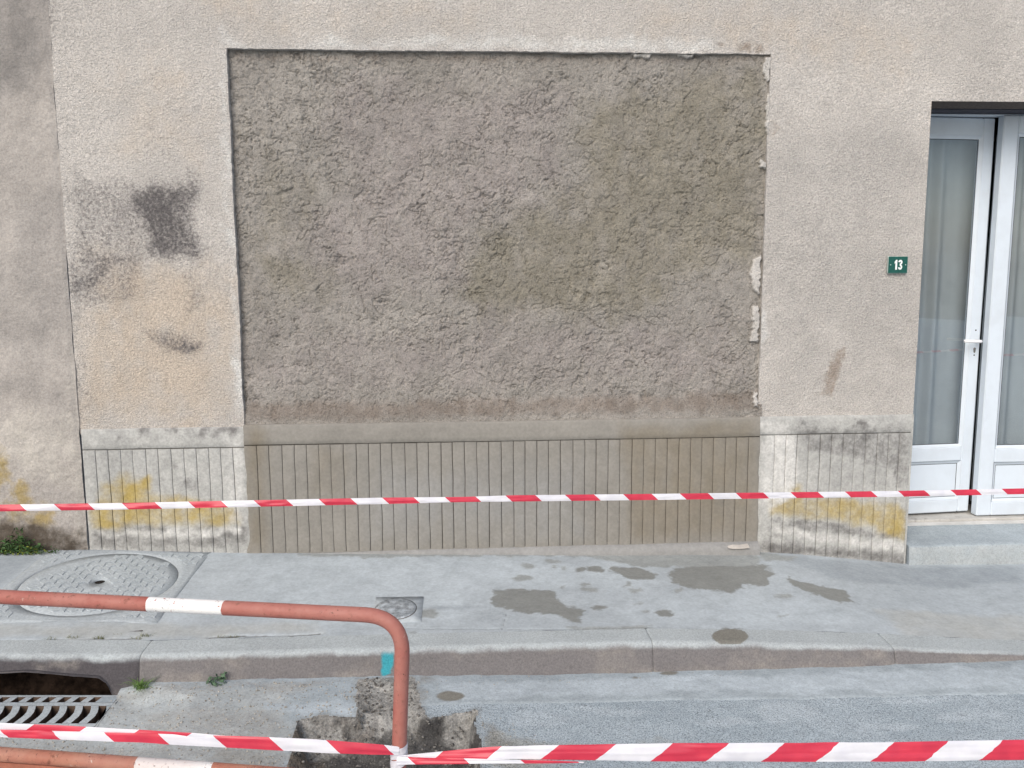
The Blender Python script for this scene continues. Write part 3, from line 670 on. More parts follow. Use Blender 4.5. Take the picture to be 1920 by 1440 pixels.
def wall_grid(mb, xs_, zs_, xl=None, xr=None, zt=None, zb=None, y=0.0):
    X, Zg = np.meshgrid(xs_, zs_)
    if xl is not None: s = (X - xs_[0]) / (xs_[-1] - xs_[0]); X = xl(Zg) * (1 - s) + xs_[-1] * s
    if xr is not None: s = (X - xs_[0]) / (xs_[-1] - xs_[0]); X = xs_[0] * (1 - s) + xr(Zg) * s
    if zb is not None: s = sst(0, .08, Zg - zs_[0]); Zg = np.where(s < 1, Zg + (zb(X) - zs_[0]) * (1 - s), Zg)
    D = (fbm(X * 70, Zg * 70, 2, 301) - .5) * .005 + (fbm(X * 2, Zg * 2, 3, 303) - .5) * .012
    mb.grid(X, y + D * sst(3.6, 3.0, np.abs(X)) * sst(4, 3.2, Zg), Zg, attrs=wall_masks(X, Zg)); return X, y + D, Zg
st = .0085
mb = MB()
zl = np.linspace(NB - .04, NT_, int((NT_ - NB + .04) / st)); 
Xa, Ya, Za = wall_grid(mb, np.linspace(-2.03, NL, int(.86 / st)), zl, xr=wl_)
Xb, Yb, Zb = wall_grid(mb, np.linspace(NR, DL, int(.89 / st)), zl, xl=wr_)
zu = np.concatenate([np.linspace(NT_, 3.25, int(.57 / st)), np.linspace(3.3, 6, 8)])
zh = zu
# lintel: above niche + both piers
Xc, Yc, Zc = wall_grid(mb, np.linspace(-2.03, DL, int((DL + 2.03) / st)), zh, zb=lambda x: np.where((x > NL) & (x < NR), wt_(x), NT_))
# above the door
wall_grid(mb, np.concatenate([np.linspace(DL, 3.3, 90), np.linspace(3.33, DR, 8)]), np.concatenate([np.linspace(DT, NT_, 28)]))
wall_grid(mb, np.concatenate([np.linspace(DL, 3.3, 90), np.linspace(3.33, DR, 8)]), zh)
wall_grid(mb, np.linspace(DR, 9, 12), np.concatenate([np.linspace(-.4, NT_, 12), zh[1:]]))
# returns into niche
for (xe, ye, ze, fl) in ((Xa[:, -1], Ya[:, -1], Za[:, -1], False), (Xb[:, 0], Yb[:, 0], Zb[:, 0], True)):
    A3 = np.stack([xe, xe]); B3 = np.stack([ye, ye * 0 + .12]); C3 = np.stack([ze, ze]); mb.grid(A3, B3, C3, flip=fl, attrs=dict(pale=np.full(A3.shape, .3)))
sel = (Xc[0] > NL - .01) & (Xc[0] < NR + .01); xe = Xc[0][sel]; A3 = np.stack([xe, xe]); mb.grid(A3, np.stack([Yc[0][sel], xe * 0 + .12]), np.stack([Zc[0][sel]] * 2), flip=True)
# door jambs and soffit
zj = np.linspace(-.3, DT, 60)
def slab(mb, a, b, c, d, n=2): quad(mb, a, b, c, d, n)
slab(mb, (DL, 0, -.3), (DL, .5, -.3), (DL, .5, DT), (DL, 0, DT)); slab(mb, (DR, 0, -.3), (DR, .5, -.3), (DR, .5, DT), (DR, 0, DT))
wall = mb.build('wall', M_render, house)
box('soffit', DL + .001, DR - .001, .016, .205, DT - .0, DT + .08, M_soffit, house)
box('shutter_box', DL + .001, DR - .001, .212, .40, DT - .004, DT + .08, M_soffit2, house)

# niche filled with thrown mortar
def cracklines(X, Z, s, sc):
    wx_ = X + (fbm(X * sc * .8, Z * sc * .8, 3, s) - .5) * 2.2 / sc; wz_ = Z + (fbm(X * sc * .8 + 7, Z * sc * .8, 3, s + 1) - .5) * 2.2 / sc
    n = vn(wx_ * sc, wz_ * sc * 1.2, s + 2); return np.abs(n - .5)
xs_ = np.linspace(NL - .02, NR + .02, 700); zs_ = np.linspace(NB - .03, NT_ + .02, 480); X, Zg = np.meshgrid(xs_, zs_)
big = (fbm(X * 3.2, Zg * 3.2, 3, 401) - .5) * .020
clump = np.abs(fbm(X * 11 + fbm(X * 5, Zg * 5, 2, 5) * 2, Zg * 11, 3, 403) - .5) * .012
med = (fbm(X * 34, Zg * 34, 3, 405) - .5) * .007 + (fbm(X * 90, Zg * 90, 2, 406) - .5) * .005
pm = sst(.45, .62, fbm(X * 4, Zg * 4, 3, 407))
ck = sst(.014, .0, cracklines(X, Zg, 471, 4)) * sst(.48, .60, vn(X * 7, Zg * 7, 472)) * .55 + sst(.020, .0, cracklines(X, Zg, 481, 7)) * sst(.55, .66, vn(X * 9, Zg * 9, 482)) * .6 + sst(.025, .0, cracklines(X, Zg, 411, 9)) * sst(.60, .72, vn(X * 11, Zg * 11, 412)) * 1.0 + sst(.06, .0, cracklines(X, Zg, 421, 19)) * sst(.52, .66, vn(X * 20, Zg * 20, 422)) * (.4 + .6 * pm) + sst(.08, .0, cracklines(X, Zg, 431, 38)) * sst(.44, .66, vn(X * 24, Zg * 24, 432)) * (.6 + .5 * pm) + sst(.10, .0, cracklines(X, Zg, 441, 62)) * sst(.46, .66, vn(X * 40, Zg * 40, 442)) * .7
flat = sst(NB + .14, NB + .03, Zg)              # trowelled band at the bottom
ht = big + clump + med * (.8 + .5 * pm) - np.minimum(ck, 1.5) * .009
ht *= (1 - .55 * flat)
dep = .031 + .004 * sst(.14, .0, X - NL) - .012 * sst(NR - .5, NR, X) * 1 - .024 * flat
chips = []
for P in [[(1436, 108), (1446, 108), (1445, 150), (1438, 152), (1430, 135), (1432, 120)], [(1441, 175), (1444, 178), (1442, 250), (1436, 245), (1438, 205)], [(1428, 300), (1437, 305), (1436, 318), (1425, 312)],
          [(1412, 490), (1428, 478), (1426, 520), (1424, 552), (1414, 545), (1408, 520)], [(1410, 575), (1424, 572), (1423, 640), (1408, 640), (1412, 610)], [(1414, 735), (1420, 735), (1419, 762), (1412, 760)],
          [(1180, 99), (1225, 99), (1218, 106), (1190, 104)], [(1268, 100), (1305, 100), (1292, 108), (1276, 103)]]:
    chips.append(wp(P))
wh = np.zeros(X.shape)
for Q in chips: wh = np.maximum(wh, local(X, Zg, Q, .05, lambda a, b: sst(.006, -.003, sdpoly(a + (vn(a * 70, b * 70, 7) - .5) * .014, b + (vn(a * 70, b * 70, 8) - .5) * .014, Q)), 0))
ht = ht * (1 - .7 * wh) + wh * .020
edgeR = X > (NR - .016)
def nm(polys, soft, warp, seed, wsc=6):
    out = np.zeros(X.shape)
    for P, k in polys:
        Q = wp(P)
        def ev(x, y):
            a = x + (fbm(x * wsc, y * wsc, 4, seed) - .5) * warp; c = y + (fbm(x * wsc + 31, y * wsc, 4, seed + 5) - .5) * warp
            return sst(soft * 2.4, -soft * 2.0, sdpoly(a, c, Q)) * k * (.72 + .56 * fbm(x * 16, y * 7, 3, seed + 9))
        out = np.maximum(out, local(X, Zg, Q, soft * 2.4 + warp, ev, 0))
    return out
damp = nm([([(1080, 230), (1180, 150), (1440, 120), (1440, 460), (1250, 560), (1180, 590), (1050, 600), (900, 580), (870, 520), (930, 430), (1080, 360)], .75), ([(470, 480), (600, 450), (640, 520), (560, 580), (480, 560)], .65), ([(440, 200), (520, 300), (600, 340), (590, 470), (450, 460)], .45)], .07, .22, 441)
pinkish = nm([([(600, 150), (1080, 160), (1060, 330), (900, 440), (860, 540), (640, 560), (560, 460), (640, 350)], .7), ([(600, 600), (1400, 600), (1400, 740), (460, 740), (460, 620)], .6)], .1, .25, 451)
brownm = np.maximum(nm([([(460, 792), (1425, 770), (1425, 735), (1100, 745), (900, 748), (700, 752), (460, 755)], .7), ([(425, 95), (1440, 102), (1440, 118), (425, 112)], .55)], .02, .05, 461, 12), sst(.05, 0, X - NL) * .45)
mb = MB(); mb.grid(X, dep - ht, Zg, attrs=dict(damp=damp, pinkish=pinkish, brown=brownm, white=wh))
tag(mb.build('mortar_infill', M_mortar, house), 'rough grey-brown wet mortar filling the old shop window')

# plinth --------------------------------------------------------------
PF = -.016                                       # front of the scored plinth
def plinth_masks(X, Z):
    def mk(polys, soft, warp, seed, wsc=9):
        out = np.zeros(X.shape)
        for P, k in polys:
            Q = [tuple(PY(u, v, PF)[[0, 2]]) for u, v in P]
            def ev(x, y):
                a = x + (fbm(x * wsc, y * wsc, 4, seed) - .5) * warp; c = y + (fbm(x * wsc + 31, y * wsc, 4, seed + 5) - .5) * warp
                return sst(soft * 2.4, -soft * 2.0, sdpoly(a, c, Q)) * k * (.72 + .56 * fbm(x * 16, y * 7, 3, seed + 9))
            out = np.maximum(out, local(X, Z, Q, soft * 2.4 + warp, ev, 0))
        return out
    ochre = mk([([(190, 905), (215, 895), (230, 890), (275, 895), (280, 930), (330, 925), (440, 945), (450, 985), (400, 990), (300, 985), (230, 992), (168, 990), (165, 960), (190, 940)], .62), ([(235, 900), (275, 895), (272, 940), (230, 940)], .95),
                ([(1440, 930), (1480, 905), (1520, 930), (1690, 945), (1700, 1000), (1600, 985), (1500, 975), (1445, 965)], .60), ([(1480, 905), (1500, 905), (1505, 960), (1485, 960)], .6), ([(1620, 950), (1700, 955), (1698, 1020), (1640, 1000)], .7)], .02, .06, 501)
    dark = mk([([(190, 806), (240, 806), (300, 806), (300, 812), (240, 818), (205, 812)], .7), ([(310, 804), (445, 803), (440, 812), (400, 814), (360, 816), (320, 812)], .8), ([(318, 850), (325, 870), (345, 890), (375, 900), (372, 925), (350, 915), (345, 880), (320, 885)], .55),
               ([(1500, 812), (1705, 810), (1704, 920), (1680, 915), (1670, 880), (1600, 860), (1540, 850), (1520, 845), (1500, 820)], .55), ([(1500, 800), (1700, 800), (1705, 812), (1480, 812)], .55), ([(1600, 785), (1625, 790), (1620, 805), (1600, 798)], .8), ([(1500, 788), (1508, 788), (1510, 806), (1502, 806)], .6), ([(1660, 795), (1675, 795), (1675, 808), (1660, 808)], .7),
               ([(1440, 972), (1560, 975), (1620, 985), (1700, 1010), (1700, 1018), (1600, 1005), (1520, 1000), (1440, 990)], .5)], .012, .06, 511, 22)
    soil = mk([([(165, 990), (460, 985), (460, 1030), (165, 1028)], .55), ([(1430, 1010), (1700, 1040), (1700, 1062), (1430, 1035)], .65), ([(1430, 990), (1500, 995), (1500, 1010), (1430, 1008)], .45)], .02, .06, 521, 16)
    pale = mk([([(170, 998), (455, 985), (455, 1002), (200, 1008)], .7), ([(415, 812), (458, 812), (458, 980), (430, 980)], .5), ([(1428, 790), (1480, 790), (1500, 880), (1490, 930), (1430, 960)], .75), ([(1440, 985), (1700, 1015), (1700, 1035), (1480, 1005)], .7)], .015, .06, 531, 14)
    tt = dict(ochre=ochre, dark=dark, soil=soil, pale=pale)
    tt['damp'] = mk([([(460, 800), (500, 800), (500, 1035), (460, 1035)], .7), ([(570, 840), (650, 840), (650, 930), (580, 930)], .5), ([(1160, 790), (1425, 785), (1425, 1010), (1180, 1010)], .6)], .04, .1, 541, 5)
    tt['greyish'] = mk([([(700, 880), (1100, 870), (1100, 1010), (700, 1010)], .6)], .1, .2, 551, 4)
    return tt
jl = lambda z: NL - .005 + (fbm(z * 7, z * 0, 3, 561) - .5) * .030
jr = lambda z: 1.655 + (fbm(z * 6, z * 0, 3, 563) - .5) * .028
def strip(name, xl, xr, z0f, z1, m, parent, front, depth=.008, e=.0014):
    """vertical board-like strip of cement between two scored joints"""
    nz = max(6, int((z1 - .0) / .011)); s = np.linspace(0, 1, nz)
    off = np.array([0, 0, .25, 1, 0, 0, 0, 0, 0])
    rel = [0, 0, 'e', .2, .4, .6, .8, 'E', 1, 1]; cols = []
    zz = None
    xm = lambda z: (xl(z) + xr(z)) / 2
    z0 = float(np.mean(z0f(xm(np.array([.3])))))
    z = z0 + (z1 - z0) * s
    XL, XR = xl(z), xr(z); C = []; Yc_ = []
    C.append(XL); Yc_.append(front + depth); C.append(XL); Yc_.append(front + e * .6); C.append(XL + e); Yc_.append(front)
    for k in (.25, .5, .75): C.append(XL + e + (XR - XL - 2 * e) * k); Yc_.append(front)
    C.append(XR - e); Yc_.append(front); C.append(XR); Yc_.append(front + e * .6); C.append(XR); Yc_.append(front + depth)
    XX = np.stack(C, 1); YY = np.array(Yc_)[None, :] + np.zeros_like(XX); ZZ = np.repeat(z[:, None], XX.shape[1], 1)
    # bottoms follow the ground
    zb = z0f(XX); ZZ = zb + (z1 - zb) * s[:, None]
    YY = YY + (fbm(XX * 12, ZZ * 12, 3, 571) - .5) * .004
    mbx = MB(); mbx.grid(XX, YY, ZZ, attrs=plinth_masks(XX, ZZ))
    for r_ in (-1,):
        mbx.grid(np.stack([XX[r_], XX[r_]]), np.stack([YY[r_], YY[r_] * 0 + front + depth + .006]), np.stack([ZZ[r_], ZZ[r_]]), attrs=plinth_masks(np.stack([XX[r_]] * 2), np.stack([ZZ[r_]] * 2)))
    return mbx.build(name, m, parent, False)
def vline(x, a=.0, k=0): return lambda z: x + a * (z - .35) + (vn(z * 9, z * 0 + k, 5) - .5) * .0025
def band(name, xl, xr, z0, z1, m, parent, front, back=.02):
    s = np.linspace(0, 1, 90)[None, :]; zz = np.array([z0, z0, z0 + .003, z0 + .03, z0 + .06, z1 - .008, z1 - .001, z1])[:, None]
    yy = np.array([back - .01, front + .003, front, front, front, front, front + .004, back])[:, None]
    XX = xl(zz + 0 * s) * (1 - s) + xr(zz + 0 * s) * s; ZZ = zz + (fbm(XX * 3, XX * 0, 3, 575) - .5) * .006; YY = yy + (fbm(XX * 9, ZZ * 9, 3, 577) - .5) * .004 * (yy < .01)
    mbx = MB(); mbx.grid(XX, YY, ZZ, attrs=plinth_masks(XX, ZZ)); return mbx.build(name, m, parent, False)
def panel(label, xa, xb, xs_g, z0f, zc, ztop, m, mg, front, al, ar):
    p = bpy.data.objects.new('plinth', None); COL.objects.link(p); p.parent = house; p['label'] = label
    band('cap_band', al, ar, zc + .0014, ztop, m, p, front)
    # bed behind the joints, groove shade painted into its dark colour
    s = np.linspace(0, 1, 40)[None, :]; zz = np.array([-.25, zc - .001, zc + .006])[:, None]; XX = al(zz + 0 * s) * (1 - s) + ar(zz + 0 * s) * s
    mbx = MB(); mbx.grid(XX, XX * 0 + front + .0075, zz + 0 * s); mbx.build('joint_bed', mg, p, False)
    edges = [al] + [vline(x, random.uniform(-.004, .004), i) for i, x in enumerate(xs_g)] + [ar]
    for i in range(len(edges) - 1):
        a, b_ = edges[i], edges[i + 1]; g0 = .0017 * random.uniform(.6, 1.2); g1 = .0017 * random.uniform(.6, 1.2)
        strip('strip', (lambda z, a=a, g=(0 if i == 0 else g0): a(z) + g), (lambda z, b=b_, g=(0 if i == len(edges) - 2 else g1): b(z) - g), z0f, zc - .0016 - random.uniform(0, .0016), m, p, front + random.uniform(-.0006, .0006))
    return p
gx = lambda us, v: [PY(u, v, PF)[0] for u in us]
wallL = lambda z: -2.018 + z * 0
endR = lambda z: 2.522 + (vn(z * 12, z * 0, 9) - .5) * .004
panel('weathered pale cement plinth with yellow lichen at the left', 0, 0, gx([180, 204, 227, 250, 274, 297, 322, 346, 369, 392, 415, 438], 870), lambda x: z_wall(x) - .02, .624, .735, M_old, M_groove, PF, wallL, jl)
midg = list(np.interp(np.arange(42), np.arange(42), np.linspace(PY(482, 850, PF)[0], PY(1403, 850, PF)[0], 42)) + rng.uniform(-.0025, .0025, 42))
panel('freshly rendered grey-brown plinth under the filled window', 0, 0, midg, lambda x: x * 0 + .030, .634, .744, M_fresh, M_groove2, PF - .003, jl, jr)
panel('weathered cement plinth with grey and yellow stains beside the door', 0, 0, gx([1452, 1473, 1494, 1516, 1537, 1558, 1580, 1601, 1622, 1644, 1665, 1685], 850), lambda x: z_wall(x) - .02, .642, .746, M_old, M_groove, PF, jr, endR)
# right return of the plinth at the door
box('plinth_return', 2.5225, 2.5345, PF + .003, .34, -.2, .744, M_old, house)
# mortar footing under the fresh plinth
xx = np.linspace(-1.19, 1.66, 330); prof = [(-.012, .034), (-.022, .031), (-.045, .022), (-.058, .010), (-.064, -.01), (-.066, -.10)]
XX = np.repeat(xx[None, :], 6, 0); YY = np.array([p[0] for p in prof])[:, None] + (fbm(XX * 4, XX * 0, 3, 581) - .5) * .02 * np.array([0, .3, .8, 1, 1, 1])[:, None]
tap = sst(-.9, 1.2, XX); YY = -.012 + (YY + .012) * (.35 + .65 * tap); ZZ = np.array([p[1] for p in prof])[:, None] + (fbm(XX * 9, YY * 30, 3, 583) - .5) * .006
mbx = MB(); mbx.grid(XX, YY, ZZ, flip=True, attrs=dict(greyish=np.full(XX.shape, .9)))
xe = XX[:, -1]; mbx.grid(np.stack([xe, xe]), np.stack([YY[:, -1], YY[:, -1] * 0]), np.stack([ZZ[:, -1], ZZ[:, -1] - .0]), flip=False)
mbx.build('mortar_footing', M_fresh, house)

# step and threshold ---------------------------------------------------
zs = float(PY(1810, 1022, -.028)[2])
def stepmesh():
    nx = 160; xx = np.linspace(2.545, 3.95, nx); pr = [(.30, zs + .028), (.15, zs + .014), (.03, zs + .003), (-.015, zs), (-.024, zs - .003), (-.028, zs - .010), (-.030, zs - .05), (-.032, zs - .09), (-.034, zs - .2)]
    XX = np.repeat(xx[None, :], len(pr), 0); YY = np.array([p[0] for p in pr])[:, None] + (fbm(XX * 9, XX * 0 + 3, 3, 591) - .5) * .006; ZZ = np.array([p[1] for p in pr])[:, None] + (fbm(XX * 6, YY * 6, 3, 593) - .5) * .004
    fc = np.repeat(np.array([0, 0, 0, 0, .3, .7, .75, .8, .9])[:, None], nx, 1) * .75
    b = MB(); b.grid(XX, YY, ZZ, flip=True, attrs=dict(beige=fc, grey=(1 - fc) * .45, grit=fc * .4))
    b.grid(np.full((2, len(pr)), 2.545), np.stack([YY[:, 0], YY[:, 0] * 0 + .3]), np.stack([ZZ[:, 0], ZZ[:, 0] * 0 - .3])); return b
stepmesh().build('door_step', M_gutter, house)
M_sill = plain('threshold_stone', (.50, .49, .46), .7, .3, dirt=((.16, .14, .12), 18, .5, .7, .6))
DY = .35
zd = .045
box('threshold', DL + .002, DR - .002, .285, .60, zs + .0, zd - .008, M_sill, house, .004)
box('threshold_nose', DL + .002, DR - .002, .268, .284, zs + .01, zd - .022, plain('metal_weather_bar', (.55, .55, .54), .4, .5), house, .002)

# door frame
def FX(u, v): return PY(u, v, DY)[0]
def FZ(v, u=1850): return PY(u, v, DY)[2]
fr_ = bpy.data.objects.new('door_frame', None); COL.objects.link(fr_); fr_.parent = house
box('head', DL + .004, DR - .004, DY - .022, DY + .05, FZ(217.5), DT - .005, M_pvc, fr_, .003)
box('jamb', DL + .004, DL + .05, DY - .022, DY + .05, zd - .006, FZ(217.5) - .002, M_pvc, fr_, .003)
box('jamb', DR - .05, DR - .004, DY - .022, DY + .05, zd - .006, FZ(217.5) - .002, M_pvc, fr_, .003)

def leaf(xl, xr, ztop, zbot, sl, sr, name_label, hand=None):
    """a leaf built in local coords: x 0..w, y 0 front, then turned about its hinge"""
    L_ = bpy.data.objects.new('door_leaf', None); COL.objects.link(L_); L_.parent = house; L_['label'] = name_label
    w = xr - xl; h = ztop - zbot; T = .058
    def fr(nm_, x0, x1, z0, z1, y0=0.0, y1=T, c=.006, m=M_pvc): o = box(nm_, x0, x1, y0, y1, z0, z1, m, L_, c); return o
    tr_, m0, m1, br = h - .105, FZ(866) - zbot, FZ(839) - zbot, FZ(938) - zbot
    fr('stile', 0, sl, 0, h); fr('stile', w - sr, w, 0, h)
    fr('rail', sl + .0005, w - sr - .0005, tr_, h, .0006, T - .001); fr('rail', sl + .0005, w - sr - .0005, m0, m1, .0006, T - .001); fr('rail', sl + .0005, w - sr - .0005, 0, br, .0006, T - .001)
    # glazing beads: sloped strips round the glass and the panel
    def bead(x0, x1, z0, z1, b=.016, dp=.014):
        o_ = [(x0, z0), (x1, z0), (x1, z1), (x0, z1)]; i_ = [(x0 + b, z0 + b), (x1 - b, z0 + b), (x1 - b, z1 - b), (x0 + b, z1 - b)]
        V = [(x, .0035, z) for x, z in o_] + [(x, dp, z) for x, z in i_] + [(x, dp + .004, z) for x, z in i_]
        poly_obj('bead', V, [(0, 1, 5, 4), (1, 2, 6, 5), (2, 3, 7, 6), (3, 0, 4, 7)], M_pvc, L_)
        poly_obj('gasket', [(x, dp + .0005, z) for x, z in i_] + [(x + (.003 if k in (0, 3) else -.003), dp + .0007, z + (.003 if k < 2 else -.003)) for k, (x, z) in enumerate(i_)], [(0, 1, 5, 4), (1, 2, 6, 5), (2, 3, 7, 6), (3, 0, 4, 7)], M_gasket, L_)
    bead(sl, w - sr, m1, tr_); bead(sl, w - sr, br, m0)
    fr('glass_pane', sl + .012, w - sr - .012, m1 + .012, tr_ - .012, .019, .0225, 0, M_glass)
    fr('lower_panel', sl + .010, w - sr - .010, br + .010, m0 - .010, .016, .036, 0)
    return L_, w, h
zt1 = FZ(219); 
lf1, w1, h1 = leaf(DL + .052, FX(1862, 400) + .008, zt1, zd + .006, .085, .074, 'left door leaf standing slightly ajar with a white lever handle')
a_ = math.radians(5.0); lf1.matrix_world = Matrix.Translation((DL + .052, DY - .004, zd + .006)) @ Matrix.Rotation(a_, 4, 'Z')
x2 = FX(1864.5, 400)
lf2, w2, h2 = leaf(x2, DR - .052, zt1 + .006, zd - .002, FX(1893, 400) - x2, .085, 'right door leaf without a handle')
lf2.matrix_world = Matrix.Translation((x2, DY - .030, zd - .002))
# lock edge strip, bolts and holes on the leaves
hx = w1 - .045
z_h = PY(1830, 640, DY)[2] - (zd + .006)
def cyl(name, c, r, ax, ln, m, par, n=20):
    ax = Vector(ax); u = ax.orthogonal().normalized(); w = ax.cross(u); c = Vector(c)
    V = [c + ax * t_ + (u * math.cos(k * 2 * math.pi / n) + w * math.sin(k * 2 * math.pi / n)) * r for t_ in (0, ln) for k in range(n)]
    return poly_obj(name, V, [list(range(n))[::-1], list(range(n, 2 * n))] + [[k, (k + 1) % n, n + (k + 1) % n, n + k] for k in range(n)], m, par)
tube('handle', [(hx + .012, 0, z_h), (hx + .012, -.045, z_h), (hx + .008, -.055, z_h), (hx - .01, -.058, z_h), (hx - .05, -.058, z_h + .002), (hx - .105, -.056, z_h + .004)], .0095, M_handle, lf1, 14)
for dz, r in ((.064, .0045), (-.088, .0045)): cyl('screw_hole', (hx + .010, -.0008, z_h + dz), r, (0, 1, 0), .002, M_dark, lf1)
extrude('keyhole', [(hx + .010 + .0085 * math.cos(t_), z_h - .050 + .0085 * math.sin(t_)) for t_ in [math.pi * k / 8 for k in range(9)]] + [(hx + .010 - .006, z_h - .068), (hx + .010 - .003, z_h - .074), (hx + .010 + .003, z_h - .074), (hx + .010 + .006, z_h - .068)], 'y', -.0012, .002, M_ironband, lf1)
for zz_ in (h1 * .60, h1 * .30, h1 * .455): box('lock_strike', w1 + .0002, w1 + .003, .012, .026, zz_, zz_ + .05, M_gasket, lf1)
# room behind and voile
rm = MB()
for a, b, c, d in (((DL - 1, 3, -.1), (DR + 1, 3, -.1), (DR + 1, 3, 2.7), (DL - 1, 3, 2.7)), ((DL - 1, .41, .03), (DR + 1, .41, .03), (DR + 1, 3, .03), (DL - 1, 3, .03)), ((DL - 1, .41, 2.65), (DR + 1, .41, 2.65), (DR + 1, 3, 2.65), (DL - 1, 3, 2.65)),
                   ((DL - 1, .41, 0), (DL - 1, 3, 0), (DL - 1, 3, 2.7), (DL - 1, .41, 2.7)), ((DR + 1, .41, 0), (DR + 1, 3, 0), (DR + 1, 3, 2.7), (DR + 1, .41, 2.7)), ((DL - 1, .41, 0), (DL - .0, .41, 0), (DL - .0, .41, 2.7), (DL - 1, .41, 2.7)), ((DR, .41, 0), (DR + 1, .41, 0), (DR + 1, .41, 2.7), (DR, .41, 2.7))):
    slab(rm, a, b, c, d)
rm.build('room', M_room, house, False)
for k, (xa, xb, lb) in enumerate(((DL - .02, 3.235, 'pale voile curtain hanging behind the left door leaf'), (3.245, DR + .05, 'pale voile curtain hanging behind the right door leaf'))):
    XX, ZZ = np.meshgrid(np.linspace(xa, xb, 160), np.linspace(.08, 2.36, 30)); ph = XX * 38 + np.sin(XX * 11 + k) * 2.5 + (ZZ - 1) * .35
    YY = .50 + .016 * np.sin(ph) + .010 * np.sin(ph * .37 + 1) + (fbm(XX * 6, ZZ * 2, 3, 601 + k) - .5) * .02
    b = MB(); b.grid(XX, YY, ZZ); tag(b.build('curtain', M_curtain), lb, 'curtain', 'voile curtains behind the door')

# neighbouring house ---------------------------------------------------
nh = empty('neighbouring_house', (-3, 0, 0), 'older beige rendered house wall left of the joint with lichen at its foot', 'house')
xs_ = np.concatenate([np.linspace(-9, -3.2, 10), np.arange(-3.15, -2.031, st), [-2.031]]); zs_ = np.concatenate([np.arange(-.02, 3.3, st), np.linspace(3.35, 6, 8)]); X, Zg = np.meshgrid(xs_, zs_)
def nmk(polys, soft, warp, seed, wsc=8):
    out = np.zeros(X.shape)
    for P, k in polys:
        Q = wp(P)
        def ev(x, y):
            a = x + (fbm(x * wsc, y * wsc, 4, seed) - .5) * warp; c = y + (fbm(x * wsc + 31, y * wsc, 4, seed + 5) - .5) * warp
            return sst(soft * 2.4, -soft * 2.0, sdpoly(a, c, Q)) * k * (.72 + .56 * fbm(x * 16, y * 7, 3, seed + 9))
        out = np.maximum(out, local(X, Zg, Q, soft * 2.4 + warp, ev, 0))
    return out
s_ = np.clip((X + 2.15) / .12, 0, 1); X = np.where(s_ > 0, X + s_ * (fbm(Zg * 4, Zg * 0, 3, 611) - .5) * .02, X)
Yn = -.018 + (fbm(X * 3, Zg * 3, 3, 613) - .5) * .02 + (fbm(X * 30, Zg * 45, 3, 615) - .5) * .008 * sst(1.0, .3, Zg) + (fbm(X * 60, Zg * 60, 2, 616) - .5) * .003 - .02 * sst(.35, .05, Zg)
Yn = Yn + .03 * sst(.16, .02, Zg) * fbm(X * 12, Zg * 12, 3, 617)
Yn = Yn + .016 * sst(-2.30, -2.035, X) * sst(.6, 1.4, Zg) + .006 * sst(.03, 0, -2.031 - X)
an = dict(pale=nmk([([(60, 760), (150, 780), (155, 930), (60, 900), (-100, 820)], .5), ([(-200, 780), (60, 760), (60, 850), (-200, 830)], .4), ([(140, 560), (152, 760), (160, 1000), (146, 1000)], .7)], .05, .1, 621),
          dark=nmk([([(-300, -200), (95, -200), (96, 130), (60, 190), (-300, 210)], .6), ([(-50, 690), (60, 700), (130, 730), (130, 760), (30, 745), (-50, 735)], .5), ([(-200, 540), (110, 560), (125, 680), (-200, 640)], .35)], .07, .10, 631),
          ochre=nmk([([(-60, 850), (10, 840), (25, 900), (-5, 930), (-60, 930)], .75), ([(20, 905), (45, 900), (60, 945), (30, 950)], .8), ([(60, 955), (100, 955), (105, 985), (60, 985)], .75), ([(0, 940), (70, 930), (90, 945), (70, 990), (10, 985)], .4)], .02, .07, 641, 16),
          soil=nmk([([(-300, 975), (40, 970), (90, 985), (168, 990), (170, 1040), (-300, 1040)], .85), ([(-300, 930), (30, 930), (20, 975), (-300, 980)], .4)], .03, .08, 651, 14))
b = MB(); b.grid(X, Yn, Zg, attrs=an); b.grid(np.stack([X[:, -1]] * 2), np.stack([Yn[:, -1], Yn[:, -1] * 0 + .05]), np.stack([Zg[:, -1]] * 2), attrs=dict(dark=np.full((2, len(Zg)), .4)))
b.build('wall', M_neigh, nh)

# number plate ----------------------------------------------------------
pc = PY(1683, 496.5, -.012); hw, hh = .0535, .0445
pl_ = empty('house_number_plate', pc, 'small green enamel plate with white number 13 fixed beside the door', 'number plate')
def rrect(cx, cz, w, h, r, n=5):
    o = []
    for sx, sz, a0 in ((1, 1, 0), (-1, 1, 90), (-1, -1, 180), (1, -1, 270)):
        for k in range(n + 1):
            a = math.radians(a0 + 90 * k / n); o.append((cx + sx * (w - r) + r * math.cos(a), cz + sz * (h - r) + r * math.sin(a)))
    return o[::-1]
extrude('plate', rrect(pc[0], pc[2], hw, hh, .003), 'y', -.016, -.009, M_green, pl_)
extrude('plate_edge', rrect(pc[0], pc[2], hw + .0022, hh + .0022, .004), 'y', -.0135, -.006, plain('pale_enamel_edge', (.42, .50, .47), .5), pl_)
def stroke(path, w): # constant-width 2D ribbon
    P = [Vector(p) for p in path]; L1 = []; L2 = []
    for i, p in enumerate(P):
        t_ = (P[min(i + 1, len(P) - 1)] - P[max(i - 1, 0)]).normalized(); n_ = Vector((-t_.y, t_.x)); L1.append(p + n_ * w / 2); L2.append(p - n_ * w / 2)
    return L1, L2
